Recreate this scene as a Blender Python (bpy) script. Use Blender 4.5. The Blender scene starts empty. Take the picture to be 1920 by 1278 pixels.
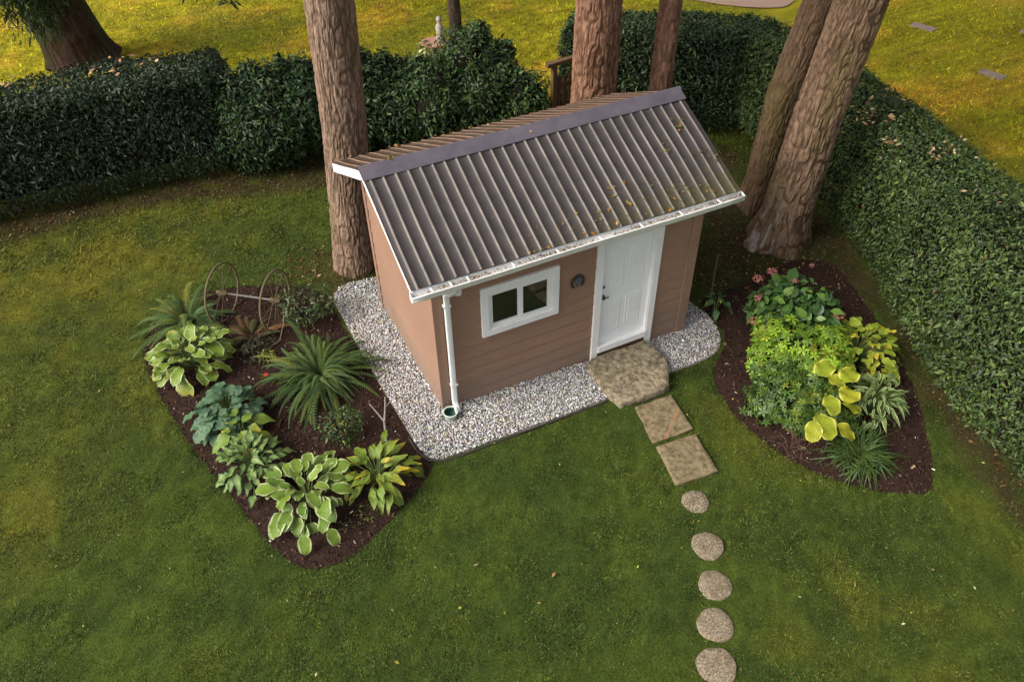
import bpy, bmesh, math, random
import numpy as np
from mathutils import Vector, Matrix, Euler

rnd = random.Random(7)
rng = np.random.default_rng(11)
SC = bpy.context.scene
COL = SC.collection
R = math.radians

# ------------------------------------------------------------------ camera
cam_d = bpy.data.cameras.new('camera')
cam = bpy.data.objects.new('camera', cam_d)
COL.objects.link(cam)
CAM = Vector((-2.29, -7.238, 8.381))
yaw, pitch, roll = .435, .751, -.021
fw = Vector((math.sin(yaw)*math.cos(pitch), math.cos(yaw)*math.cos(pitch), -math.sin(pitch)))
rt0 = Vector((math.cos(yaw), -math.sin(yaw), 0)); up0 = rt0.cross(fw)
rt = rt0*math.cos(roll) + up0*math.sin(roll)
up = -rt0*math.sin(roll) + up0*math.cos(roll)
M3 = Matrix((rt, up, -fw)).transposed()
cam.matrix_world = Matrix.Translation(CAM) @ M3.to_4x4()
cam_d.sensor_width = 36.0
cam_d.lens = 1500/1920*36.0
cam_d.clip_end = 2000
SC.camera = cam

# ------------------------------------------------------------------ light
SUN_EL, SUN_AZ = 40.0, 272.0          # azimuth clockwise from +Y: light comes from the left, a little behind the shed
w = bpy.data.worlds.new('World'); SC.world = w; w.use_nodes = True
nt = w.node_tree; nt.nodes.clear()
sky = nt.nodes.new('ShaderNodeTexSky'); sky.sky_type = 'NISHITA'; sky.sun_disc = False
sky.sun_elevation = R(SUN_EL); sky.sun_rotation = R(SUN_AZ)
sky.air_density = 1.0; sky.dust_density = 4.0; sky.ozone_density = 1.0
hsv = nt.nodes.new('ShaderNodeHueSaturation'); hsv.inputs['Saturation'].default_value = .30
bg = nt.nodes.new('ShaderNodeBackground'); bg.inputs['Strength'].default_value = .15
wo = nt.nodes.new('ShaderNodeOutputWorld')
nt.links.new(sky.outputs[0], hsv.inputs['Color']); nt.links.new(hsv.outputs[0], bg.inputs[0]); nt.links.new(bg.outputs[0], wo.inputs[0])
sd = bpy.data.lights.new('sun', 'SUN'); sd.energy = 2.8; sd.angle = R(35); sd.color = (1.0, .93, .83)
sun = bpy.data.objects.new('sun', sd); COL.objects.link(sun)
az, el = R(SUN_AZ), R(SUN_EL)
sdir = Vector((math.sin(az)*math.cos(el), math.cos(az)*math.cos(el), math.sin(el)))
sun.rotation_euler = sdir.to_track_quat('Z', 'Y').to_euler()
SC.view_settings.view_transform = 'Standard'; SC.view_settings.look = 'None'
SC.view_settings.exposure = 0.45; SC.view_settings.gamma = 1.0
SC.view_settings.use_curve_mapping = False
SC.render.engine = 'CYCLES'
SC.cycles.max_bounces = 6; SC.cycles.transparent_max_bounces = 8

# ------------------------------------------------------------------ helpers
def tag(o, label=None, cat=None, group=None, kind=None):
    if label: o['label'] = label
    if cat: o['category'] = cat
    if group: o['group'] = group
    if kind: o['kind'] = kind
    return o

def empty(name, loc=(0, 0, 0), rz=0.0):
    o = bpy.data.objects.new(name, None); o.empty_display_size = .1
    o.location = loc; o.rotation_euler = (0, 0, rz); COL.objects.link(o)
    return o

def link_mesh(name, me, mat=None, parent=None, smooth=False):
    if mat is not None and not me.materials:
        me.materials.append(mat)
    if smooth:
        me.polygons.foreach_set('use_smooth', np.ones(len(me.polygons), dtype=bool))
    o = bpy.data.objects.new(name, me); COL.objects.link(o)
    if parent: o.parent = parent
    return o

def np_mesh(name, V, F, cols=None, uv=None):
    """V (n,3); F (m,k) equal-sized faces; cols (n,3) point colours; uv (n,2) point uv"""
    me = bpy.data.meshes.new(name)
    V = np.asarray(V, np.float32); F = np.asarray(F, np.int32)
    n, (m, k) = len(V), F.shape
    me.vertices.add(n); me.vertices.foreach_set('co', V.ravel())
    me.loops.add(m*k); me.loops.foreach_set('vertex_index', F.ravel())
    me.polygons.add(m); me.polygons.foreach_set('loop_start', np.arange(0, m*k, k, dtype=np.int32))
    me.update(calc_edges=True)
    if cols is not None:
        a = me.color_attributes.new('Col', 'FLOAT_COLOR', 'POINT')
        c = np.ones((n, 4), np.float32); c[:, :3] = cols
        a.data.foreach_set('color', c.ravel())
    if uv is not None:
        ul = me.uv_layers.new(name='UVMap')
        ul.data.foreach_set('uv', np.asarray(uv, np.float32)[F.ravel()].ravel())
    me.validate()
    return me

def bm_obj(name, bm, mat, parent=None, smooth=False):
    me = bpy.data.meshes.new(name); bm.to_mesh(me); bm.free()
    return link_mesh(name, me, mat, parent, smooth)

def add_box(bm, x0, x1, y0, y1, z0, z1, bev=0.0):
    vs = [bm.verts.new((x, y, z)) for x in (x0, x1) for y in (y0, y1) for z in (z0, z1)]
    fs = [bm.faces.new([vs[i] for i in f]) for f in ((0, 1, 3, 2), (4, 6, 7, 5), (0, 4, 5, 1), (2, 3, 7, 6), (0, 2, 6, 4), (1, 5, 7, 3))]
    if bev > 0:
        es = list({e for f in fs for e in f.edges})
        bmesh.ops.bevel(bm, geom=es, offset=bev, segments=1, affect='EDGES', profile=.5)

def box_obj(name, b, mat, parent=None, bev=.004):
    bm = bmesh.new(); add_box(bm, *b, bev=bev)
    return bm_obj(name, bm, mat, parent)

def tube_arrays(pts, rad, seg=8, closed=False):
    pts = np.asarray(pts, float); n = len(pts)
    rad = np.full(n, rad) if np.isscalar(rad) else np.asarray(rad, float)
    V = []; F = []
    for i in range(n):
        a = pts[(i-1) % n] if (closed or i > 0) else pts[i]
        b = pts[(i+1) % n] if (closed or i < n-1) else pts[i]
        d = b-a; d = d/(np.linalg.norm(d)+1e-9)
        ref = np.array([0, 0, 1.]) if abs(d[2]) < .9 else np.array([1., 0, 0])
        u = np.cross(d, ref); u /= np.linalg.norm(u); v = np.cross(d, u)
        for k in range(seg):
            t = 2*math.pi*k/seg
            V.append(pts[i]+rad[i]*(math.cos(t)*u+math.sin(t)*v))
    for i in range(n if closed else n-1):
        j = (i+1) % n
        for k in range(seg):
            k2 = (k+1) % seg
            F.append((i*seg+k, i*seg+k2, j*seg+k2, j*seg+k))
    return np.array(V), np.array(F)

def join_arrays(parts):
    V = []; F = []; o = 0
    for v, f in parts:
        V.append(v); F.append(f+o); o += len(v)
    return np.concatenate(V), np.concatenate(F)

def tubes(name, lines, mat, parent=None, seg=6, closed=False):
    """lines: list of (points, radius)"""
    V, F = join_arrays([tube_arrays(p, r, seg, closed) for p, r in lines])
    return link_mesh(name, np_mesh(name, V, F), mat, parent, smooth=True)

def lathe(name, prof, mat, parent=None, seg=24, at=(0, 0, 0)):
    V = []; F = []
    for r, z in prof:
        for k in range(seg):
            t = 2*math.pi*k/seg
            V.append((at[0]+r*math.cos(t), at[1]+r*math.sin(t), at[2]+z))
    for i in range(len(prof)-1):
        for k in range(seg):
            F.append((i*seg+k, i*seg+(k+1) % seg, (i+1)*seg+(k+1) % seg, (i+1)*seg+k))
    return link_mesh(name, np_mesh(name, V, F), mat, parent, smooth=True)

# value noise -----------------------------------------------------------------
def _h(ix, iy, s):
    n = (ix*374761393 + iy*668265263 + s*974634777) & 0x7fffffff
    n = ((n ^ (n >> 13))*1274126177) & 0x7fffffff
    return ((n ^ (n >> 16)) & 0xffff)/65535.0

def vn(x, y, s=0, px=None):
    x = np.asarray(x, float); y = np.asarray(y, float)
    ix = np.floor(x).astype(np.int64); iy = np.floor(y).astype(np.int64)
    fx = x-ix; fy = y-iy; fx = fx*fx*(3-2*fx); fy = fy*fy*(3-2*fy)
    ix1 = ix+1
    if px: ix = ix % px; ix1 = ix1 % px
    return ((_h(ix, iy, s)*(1-fx)+_h(ix1, iy, s)*fx)*(1-fy) + (_h(ix, iy+1, s)*(1-fx)+_h(ix1, iy+1, s)*fx)*fy)

def fbm(x, y, s=0, o=4):
    t = 0; a = .5; n = 0
    for i in range(o):
        t = t+a*vn(x*2**i, y*2**i, s+i*17); n += a; a *= .5
    return t/n

def sstep(a, b, x):
    t = np.clip((x-a)/(b-a), 0, 1); return t*t*(3-2*t)

def gz(x, y):
    x = np.asarray(x, float); y = np.asarray(y, float)
    return -0.1*np.tanh((x-2.3+.9*np.clip(y, 0, 2.6))/2.5)

def inside(P, poly):
    x, y = P[:, 0], P[:, 1]; c = np.zeros(len(P), bool); n = len(poly)
    for i in range(n):
        x0, y0 = poly[i]; x1, y1 = poly[(i+1) % n]
        with np.errstate(divide='ignore', invalid='ignore'):
            t = ((y0 > y) != (y1 > y)) & (x < (x1-x0)*(y-y0)/(y1-y0+1e-12)+x0)
        c ^= t
    return c

def edge_dist(P, poly):
    d = np.full(len(P), 1e9); Q = np.array(P, float)
    for i in range(len(poly)):
        a = np.array(poly[i], float); b = np.array(poly[(i+1) % len(poly)], float)
        ab = b-a; t = np.clip(((P-a)@ab)/(ab@ab), 0, 1); q = a+t[:, None]*ab
        dd = np.linalg.norm(P-q, axis=1); m = dd < d; d[m] = dd[m]; Q[m] = q[m]
    return d, Q

def smooth_poly(p, it=2):
    p = [np.array(q, float) for q in p]
    for _ in range(it):
        o = []
        for i in range(len(p)):
            a, b = p[i], p[(i+1) % len(p)]
            o += [a*.75+b*.25, a*.25+b*.75]
        p = o
    return [tuple(q) for q in p]

def frames(N, spin=None, tilt=None):
    """rotation matrices whose Z is the (tilted) normal and whose Y is a random or given tangent"""
    N = N/np.linalg.norm(N, axis=1, keepdims=True); n = len(N)
    ref = rng.normal(size=(n, 3)) if spin is None else spin
    Y = ref-(ref*N).sum(1, keepdims=True)*N; Y /= np.linalg.norm(Y, axis=1, keepdims=True)+1e-9
    X = np.cross(Y, N)
    return np.stack([X, Y, N], axis=2)

def scatter(name, tv, tf, M, L, S, cols, mat, parent=None, smooth=False, tcol=None, label=None, cat=None, kind=None, group=None):
    """one mesh of many copies of a template: M (n,3,3), L (n,3), S (n,) or (n,3), cols (n,3)"""
    n = len(L); tv = np.asarray(tv, float); tf = np.asarray(tf, int)
    S = np.asarray(S, float)
    T = tv[None]*(S[:, None, None] if S.ndim == 1 else S[:, None, :])
    V = np.einsum('nij,nkj->nki', M, T)+L[:, None]
    F = tf[None]+(np.arange(n)*len(tv))[:, None, None]
    C = np.repeat(cols[:, None], len(tv), 1)
    if tcol is not None: C = C*tcol[None]
    me = np_mesh(name, V.reshape(-1, 3), F.reshape(-1, tf.shape[1]), C.reshape(-1, 3))
    o = link_mesh(name, me, mat, parent, smooth)
    return tag(o, label, cat, group, kind)

def colmix(n, stops, spread=.18, r=None):
    """n random colours picked among stops [(colour, weight)...] with brightness jitter"""
    c = np.array([s[0] for s in stops], float); wt = np.array([s[1] for s in stops], float); wt /= wt.sum()
    k = rng.choice(len(c), n, p=wt)
    return np.clip(c[k]*(1+spread*rng.normal(size=(n, 1)))*(1+.05*rng.normal(size=(n, 3))), .002, .95)

# materials -------------------------------------------------------------------
def mat_new(name, rough=.7, spec=.3):
    m = bpy.data.materials.new(name); m.use_nodes = True
    b = m.node_tree.nodes['Principled BSDF']
    b.inputs['Roughness'].default_value = rough
    b.inputs['Specular IOR Level'].default_value = spec
    return m, m.node_tree, b

def noise(t, scale, detail=4, rough=.6, coord='Object', stretch=None):
    tc = t.nodes.new('ShaderNodeTexCoord'); n = t.nodes.new('ShaderNodeTexNoise')
    n.inputs['Scale'].default_value = scale; n.inputs['Detail'].default_value = detail; n.inputs['Roughness'].default_value = rough
    if stretch:
        mp = t.nodes.new('ShaderNodeMapping'); mp.inputs['Scale'].default_value = stretch
        t.links.new(tc.outputs[coord], mp.inputs[0]); t.links.new(mp.outputs[0], n.inputs['Vector'])
    else:
        t.links.new(tc.outputs[coord], n.inputs['Vector'])
    return n

def ramp(t, src, stops):
    r = t.nodes.new('ShaderNodeValToRGB'); e = r.color_ramp.elements
    while len(e) > 1: e.remove(e[-1])
    e[0].position = stops[0][0]; e[0].color = (*stops[0][1], 1)
    for p, c in stops[1:]:
        x = e.new(p); x.color = (*c, 1)
    t.links.new(src, r.inputs[0]); return r

def mix(t, a, b, fac, mode='MIX'):
    m = t.nodes.new('ShaderNodeMix'); m.data_type = 'RGBA'; m.blend_type = mode
    for inp, v in ((m.inputs[0], fac), (m.inputs[6], a), (m.inputs[7], b)):
        if hasattr(v, 'links') or hasattr(v, 'is_linked'): t.links.new(v, inp)
        elif isinstance(v, (int, float)): inp.default_value = v
        else: inp.default_value = (*v, 1)
    return m.outputs[2]

def bump(t, b, src, strength=.3, dist=.01):
    n = t.nodes.new('ShaderNodeBump'); n.inputs['Strength'].default_value = strength; n.inputs['Distance'].default_value = dist
    t.links.new(src, n.inputs['Height']); t.links.new(n.outputs[0], b.inputs['Normal'])

def M(name, c1, c2=None, scale=6, rough=.7, spec=.3, bmp=0, bscale=None, stretch=None, lo=.3, hi=.7, detail=5, metal=0, bdist=.01):
    m, t, b = mat_new(name, rough, spec)
    b.inputs['Metallic'].default_value = metal
    if c2 is None:
        c2 = tuple(x*.8 for x in c1)
    n = noise(t, scale, detail, stretch=stretch)
    r = ramp(t, n.outputs[0], [(lo, c1), (hi, c2)])
    t.links.new(r.outputs[0], b.inputs['Base Color'])
    if bmp:
        n2 = noise(t, bscale or scale*3, 4, stretch=stretch); bump(t, b, n2.outputs[0], bmp, bdist)
    return m

def M_attr(name, rough=.6, spec=.3, nscale=0, namt=.3, bmp=0, bscale=60, trans=0.0, bdist=.005, objrand=False, nstretch=None, sheen=0):
    """colour from the mesh's own 'Col' attribute, with a little procedural variation"""
    m, t, b = mat_new(name, rough, spec)
    a = t.nodes.new('ShaderNodeAttribute'); a.attribute_name = 'Col'
    src = a.outputs['Color']
    if nscale:
        n = noise(t, nscale, 5, stretch=nstretch)
        r = ramp(t, n.outputs[0], [(.25, (1-namt,)*3), (.75, (1+namt,)*3)])
        src = mix(t, src, r.outputs[0], 1.0, 'MULTIPLY')
    t.links.new(src, b.inputs['Base Color'])
    if bmp:
        n2 = noise(t, bscale, 4, stretch=nstretch); bump(t, b, n2.outputs[0], bmp, bdist)
    if trans:
        tr = t.nodes.new('ShaderNodeBsdfTranslucent'); t.links.new(src, tr.inputs[0])
        mx = t.nodes.new('ShaderNodeMixShader'); mx.inputs[0].default_value = trans
        out = t.nodes['Material Output']
        t.links.new(b.outputs[0], mx.inputs[1]); t.links.new(tr.outputs[0], mx.inputs[2]); t.links.new(mx.outputs[0], out.inputs[0])
    return m

def M_leaf(name, c1, c2, margin=None, mstart=.75, blotch=None, blo=.62, rough=.45, veins=0.25, trans=.18, spec=.35):
    """big leaf: UV x = -1..1 across, y = 0..1 along; coloured margin, veins, per-leaf tint, autumn blotches at the tips"""
    m, t, b = mat_new(name, rough, spec)
    oi = t.nodes.new('ShaderNodeObjectInfo')
    r = ramp(t, oi.outputs['Random'], [(0, c1), (1, c2)])
    src = r.outputs[0]
    uv = t.nodes.new('ShaderNodeUVMap'); uv.uv_map = 'UVMap'
    sep = t.nodes.new('ShaderNodeSeparateXYZ'); t.links.new(uv.outputs[0], sep.inputs[0])
    ab = t.nodes.new('ShaderNodeMath'); ab.operation = 'ABSOLUTE'; t.links.new(sep.outputs[0], ab.inputs[0])
    n = noise(t, 22, 3, coord='Object')
    if margin:
        ad = t.nodes.new('ShaderNodeMath'); ad.operation = 'MULTIPLY_ADD'; ad.inputs[1].default_value = .35
        t.links.new(n.outputs[0], ad.inputs[0]); t.links.new(ab.outputs[0], ad.inputs[2])
        rr = ramp(t, ad.outputs[0], [(mstart+.13, (0, 0, 0)), (mstart+.24, (1, 1, 1))])
        src = mix(t, src, margin, rr.outputs[0])
    if blotch:
        n2 = noise(t, 7, 4, coord='Object')
        a2 = t.nodes.new('ShaderNodeMath'); a2.operation = 'MULTIPLY_ADD'; a2.inputs[1].default_value = .3
        t.links.new(sep.outputs[1], a2.inputs[0]); t.links.new(n2.outputs[0], a2.inputs[2])
        a3 = t.nodes.new('ShaderNodeMath'); a3.operation = 'MULTIPLY_ADD'; a3.inputs[1].default_value = .35
        t.links.new(oi.outputs['Random'], a3.inputs[0]); t.links.new(a2.outputs[0], a3.inputs[2])
        rr = ramp(t, a3.outputs[0], [(blo+.22, (0, 0, 0)), (blo+.42, (1, 1, 1))])
        src = mix(t, src, blotch, rr.outputs[0])
    rr = ramp(t, n.outputs[0], [(.3, (.86,)*3), (.7, (1.12,)*3)])
    src = mix(t, src, rr.outputs[0], 1.0, 'MULTIPLY')
    t.links.new(src, b.inputs['Base Color'])
    wv = t.nodes.new('ShaderNodeMath'); wv.operation = 'MULTIPLY_ADD'; wv.inputs[1].default_value = -.35
    t.links.new(ab.outputs[0], wv.inputs[0]); t.links.new(sep.outputs[1], wv.inputs[2])
    fr = t.nodes.new('ShaderNodeMath'); fr.operation = 'SINE'
    sc = t.nodes.new('ShaderNodeMath'); sc.operation = 'MULTIPLY'; sc.inputs[1].default_value = 60
    t.links.new(wv.outputs[0], sc.inputs[0]); t.links.new(sc.outputs[0], fr.inputs[0])
    bump(t, b, fr.outputs[0], veins, .004)
    tr = t.nodes.new('ShaderNodeBsdfTranslucent'); t.links.new(src, tr.inputs[0])
    mx = t.nodes.new('ShaderNodeMixShader'); mx.inputs[0].default_value = trans
    t.links.new(b.outputs[0], mx.inputs[1]); t.links.new(tr.outputs[0], mx.inputs[2]); t.links.new(mx.outputs[0], t.nodes['Material Output'].inputs[0])
    return m

# ------------------------------------------------------------------ outlines on the ground
LEFT_BED = smooth_poly([(-3.67, 3.25), (-3.59, 2.2), (-3.31, .9), (-2.95, -.29), (-2.70, -1.1), (-2.52, -1.52), (-2.25, -1.7), (-1.9, -1.72),
                        (-1.38, -1.5), (-.78, -1.12), (-.40, -.82), (-.50, -.4), (-.66, 1.12), (-.74, 2.52), (-.7, 3.4), (-1.58, 3.95), (-2.41, 4.2), (-3.29, 4.0)], 2)
GRAVEL = smooth_poly([(-.72, 3.4), (-.69, 2.36), (-.66, 1.12), (-.60, 0), (-.58, -.5), (-.5, -.76), (-.3, -.84), (.19, -.83), (.98, -.83), (2.09, -.82), (3.3, -.72),
                      (3.9, -.74), (4.3, -.62), (4.54, -.25), (4.58, .25), (4.45, .62), (4.1, .9), (4.1, 2.9), (1.5, 3.1), (.3, 3.35)], 2)
RIGHT_BED = smooth_poly([(3.95, -.84), (3.72, -1.2), (3.63, -1.7), (3.66, -2.28), (3.85, -2.92), (4.17, -3.37), (4.55, -3.72), (5.0, -3.98), (5.25, -3.9), (5.63, -3.5),
                         (6.2, -2.75), (6.75, -1.7), (7.1, -.67), (7.4, .4), (6.6, .75), (5.6, .45), (4.9, .6), (4.62, .45), (4.6, -.2), (4.4, -.6)], 2)
LITTER = [smooth_poly(p, 2) for p in (
    [(-9, 7.9), (-9, 7.2), (-5.6, 7.25), (-4.4, 7.45), (-2.4, 7.4), (-1.4, 7.0), (.4, 6.7), (4.5, 4.6), (6.2, 4.0), (6.4, 2.0), (5.6, .4), (6.6, -.2), (7.2, -.9), (7.8, .6), (8.4, 4), (5.2, 6.8), (.4, 7.6), (-9, 8.0)],
    [(5.8, -5.6), (5.92, -4.4), (6.2, -3.2), (6.7, -2.0), (7.4, -.9), (7.6, -1.2), (6.7, -3.0), (6.4, -4.4), (6.3, -5.8)])]

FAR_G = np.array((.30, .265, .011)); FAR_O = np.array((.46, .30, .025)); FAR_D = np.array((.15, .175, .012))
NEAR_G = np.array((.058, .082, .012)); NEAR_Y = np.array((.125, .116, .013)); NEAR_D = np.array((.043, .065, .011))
BROWN = np.array((.048, .031, .016))

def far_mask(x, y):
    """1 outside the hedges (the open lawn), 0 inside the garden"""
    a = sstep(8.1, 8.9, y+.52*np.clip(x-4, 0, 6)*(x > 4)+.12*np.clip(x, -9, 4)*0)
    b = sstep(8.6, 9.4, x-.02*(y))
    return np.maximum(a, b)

def lawncol(x, y):
    x = np.asarray(x, float); y = np.asarray(y, float)
    f = far_mask(x, y)[:, None]
    n1 = fbm(x*.55+3, y*.55, 3, 4)[:, None]; n2 = fbm(x*1.9, y*1.9, 9, 4)[:, None]; n3 = fbm(x*.25+7, y*.4+2, 21, 3)[:, None]
    patch = sstep(.46, .72, n1*.55+n2*.45)
    # drier towards the left and along the hedge, lusher in the middle and front
    dry = (sstep(-2.6, -5.4, x)*sstep(-1.6, 1.0, y)*.55+sstep(3.2, 6.2, y)*.42+sstep(-1.0, -4.8, y)*sstep(1.2, 3.6, x)*.10)[:, None]
    near = NEAR_D+(NEAR_G-NEAR_D)*sstep(.3, .65, n2)
    near = near+(NEAR_Y-near)*np.clip(patch*.30+dry*(.35+.7*patch), 0, 1)
    near = near*(.70+.60*fbm(x*8.5, y*8.5, 51, 3)[:, None])*(.72+.56*vn(x*26, y*26, 53)[:, None])
    far = FAR_G+(FAR_O-FAR_G)*sstep(.45, .68, n1*.6+n2*.4)
    far = far*(.62+.76*fbm(x*3.1, y*6.3, 44, 3)[:, None])*(.70+.6*vn(x*5.5, y*9, 45)[:, None])
    far = far+(FAR_D-far)*sstep(.46, .68, n3*.6+n2*.4)*.75
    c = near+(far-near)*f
    P = np.stack([x, y], 1)
    br = np.zeros(len(x))
    for pl in LITTER:
        d, _ = edge_dist(P, pl); ins = inside(P, pl)
        br = np.maximum(br, np.where(ins, 1, 1-sstep(0, .45, d)))
    # litter round the trunk by the back corner of the shed
    d0 = np.hypot((x+.2)/1.0, (y-3.75)/.8); br = np.maximum(br, .75*(1-sstep(.5, 1.5, d0)))
    d1 = np.hypot((x-6.0)/1.6, (y-.9)/1.7); br = np.maximum(br, .9*(1-sstep(.3, 1.3, d1)))
    k = (br*sstep(.38, .70, .55*n2[:, 0]+.45*fbm(x*5, y*5, 31, 3)+.16*br))[:, None]
    c = c+(BROWN*(.7+.7*n2)-c)*k*.78
    return c

# ------------------------------------------------------------------ the ground
def axis(lo, hi, step, far):
    a = list(np.arange(lo, hi+1e-6, step)); d = step
    l = []; x = lo
    while x > -far:
        d *= 1.35; x -= d; l.append(x)
    d = step; x = hi; r = []
    while x < far:
        d *= 1.35; x += d; r.append(x)
    return np.array(l[::-1]+a+r)

GX = axis(-7.2, 13.0, .098, 400); GY = axis(-7.2, 17.0, .098, 400)
X, Y = np.meshgrid(GX, GY); xf, yf = X.ravel(), Y.ravel()
zf = gz(xf, yf)+.018*(fbm(xf*.9, yf*.9, 5, 3)-.5)*sstep(0, 2, np.abs(xf)+9)+.03*(fbm(xf*4, yf*4, 6, 2)-.5)
P2 = np.stack([xf, yf], 1)
for pl in (LEFT_BED, GRAVEL, RIGHT_BED):       # the ground dips under beds and gravel
    d, _ = edge_dist(P2, pl); zf -= np.where(inside(P2, pl), .07*sstep(0, .12, d), 0)
d, _ = edge_dist(P2, [(0, 0), (3.97, 0), (3.97, 2.6), (0, 2.6)])
nx, ny = len(GX), len(GY)
idx = np.arange(nx*ny).reshape(ny, nx)
GF = np.stack([idx[:-1, :-1], idx[:-1, 1:], idx[1:, 1:], idx[1:, :-1]], -1).reshape(-1, 4)
m_lawn = M_attr('lawn_turf', .95, .1, nscale=30, namt=.45, bmp=1.0, bscale=60, bdist=.03)
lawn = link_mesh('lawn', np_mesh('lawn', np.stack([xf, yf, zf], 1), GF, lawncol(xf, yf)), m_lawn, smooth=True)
tag(lawn, kind='structure')

def bed_sheet(name, poly, mat, dome, step=.05, base=.0, rough=.02, seed=1):
    p = np.array(poly); x0, y0 = p.min(0)-step; x1, y1 = p.max(0)+step
    gx = np.arange(x0, x1+step, step); gy = np.arange(y0, y1+step, step)
    XX, YY = np.meshgrid(gx, gy); Q = np.stack([XX.ravel(), YY.ravel()], 1)
    ins = inside(Q, poly); dd, qq = edge_dist(Q, poly)
    id2 = np.arange(len(Q)).reshape(len(gy), len(gx))
    F = np.stack([id2[:-1, :-1], id2[:-1, 1:], id2[1:, 1:], id2[1:, :-1]], -1).reshape(-1, 4)
    F = F[ins[F].any(1)]
    Q[~ins] = qq[~ins]; dd = np.where(ins, dd, 0)
    z = gz(Q[:, 0], Q[:, 1])+base+dome*sstep(0, .35, dd)+rough*(fbm(Q[:, 0]*7, Q[:, 1]*7, seed, 3)-.5)*sstep(0, .1, dd)
    used = np.unique(F); mp = -np.ones(len(Q), int); mp[used] = np.arange(len(used))
    V = np.stack([Q[:, 0], Q[:, 1], z], 1)[used]
    o = link_mesh(name, np_mesh(name, V, mp[F]), mat, smooth=True)
    tag(o, kind='structure'); return o

m_mulch = M('mulch_soil', (.022, .013, .010), (.052, .026, .018), scale=28, rough=.95, spec=.15, bmp=1.0, bscale=90, bdist=.02)
m_gbase = M('gravel_base', (.16, .14, .12), (.30, .27, .24), scale=60, rough=.9, bmp=1.0, bscale=60, bdist=.02)
BASE_L, BASE_G, BASE_R = -.012, .0, -.012
bed_sheet('mulch_bed', LEFT_BED, m_mulch, .035, base=BASE_L, seed=2)
bed_sheet('gravel_strip', GRAVEL, m_gbase, .010, base=BASE_G, seed=3, rough=.01)
bed_sheet('mulch_bed', RIGHT_BED, m_mulch, .035, base=BASE_R, seed=4)

def sample_poly(poly, n, margin=0.0):
    p = np.array(poly); lo, hi = p.min(0), p.max(0); out = []
    tot = 0
    while tot < n:
        Q = lo+(hi-lo)*rng.random((n*2, 2)); Q = Q[inside(Q, poly)]
        if margin: Q = Q[edge_dist(Q, poly)[0] > margin]
        out.append(Q); tot += len(Q)
    return np.concatenate(out)[:n]

SHED_FOOT = [(0, 0), (3.97, 0), (3.97, 2.607), (0, 2.607)]
STONES = [(-.02, 0)]

# pebbles ----------------------------------------------------------------------
def pebble(seed):
    r = np.random.default_rng(seed); V = []; F = []; ns, nr = 6, 2
    V.append((0, 0, -1.0))
    for i in range(1, nr+1):
        ph = -math.pi/2+math.pi*i/(nr+1)
        for k in range(ns):
            t = 2*math.pi*(k+.5*(i % 2))/ns; j = 1+.16*r.normal()
            V.append((math.cos(ph)*math.cos(t)*j, math.cos(ph)*math.sin(t)*j, math.sin(ph)*j))
    V.append((0, 0, 1.0)); V = np.array(V)*np.array([1, .78, .52])
    for k in range(ns):
        F.append((0, 1+(k+1) % ns, 1+k))
        F.append((1+(nr-1)*ns+k, 1+(nr-1)*ns+(k+1) % ns, 1+nr*ns))
        for i in range(nr-1):
            a, b = 1+i*ns+k, 1+i*ns+(k+1) % ns; c, d = a+ns, b+ns
            F += [(a, b, d), (a, d, c)]
    return V, np.array(F)

m_peb = M_attr('pebble_stone', .75, .25, nscale=40, namt=.22)
NP_ = 30000
Q = sample_poly(GRAVEL, NP_*2, .01)
keep = (np.hypot(Q[:, 0]-.035, Q[:, 1]+.185) > .118) & ~inside(Q, [(0.02, .02), (3.95, .02), (3.95, 2.59), (.02, 2.59)]) & ((Q[:, 1] < 1.6) | (Q[:, 0] < .6))
Q = Q[keep][:NP_]; n = len(Q)
heap = .05*np.exp(-((Q[:, 0]-.0)**2+(Q[:, 1]+.1)**2)/.35)
Lz = gz(Q[:, 0], Q[:, 1])+BASE_G+.012+.022*rng.random(n)+heap*.3
Nn = np.stack([.35*rng.normal(size=n), .35*rng.normal(size=n), np.ones(n)], 1)
pc = colmix(n, [((.58, .57, .54), 5), ((.46, .42, .36), 3), ((.34, .34, .37), 3), ((.68, .68, .66), 3), ((.42, .33, .22), 1.4), ((.18, .175, .17), 1.4), ((.38, .37, .43), 2)], .15)
mp_ = rng.integers(0, 4, n); parts = []
sz = .0118*np.exp(.28*rng.normal(size=n))
VV, FF, CC = [], [], []; off = 0
MM = frames(Nn); LL = np.stack([Q[:, 0], Q[:, 1], Lz], 1)
for k in range(4):
    tv, tf = pebble(k); s = mp_ == k; m = s.sum()
    V = np.einsum('nij,nkj->nki', MM[s], tv[None]*sz[s][:, None, None])+LL[s][:, None]
    F = tf[None]+(np.arange(m)*len(tv))[:, None, None]+off
    VV.append(V.reshape(-1, 3)); FF.append(F.reshape(-1, 3)); CC.append(np.repeat(pc[s], len(tv), 0)); off += m*len(tv)
gr = link_mesh('gravel', np_mesh('gravel', np.concatenate(VV), np.concatenate(FF), np.concatenate(CC)), m_peb, smooth=True)
tag(gr, 'pale round pebbles in a band around the shed', 'gravel', kind='stuff')

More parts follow.
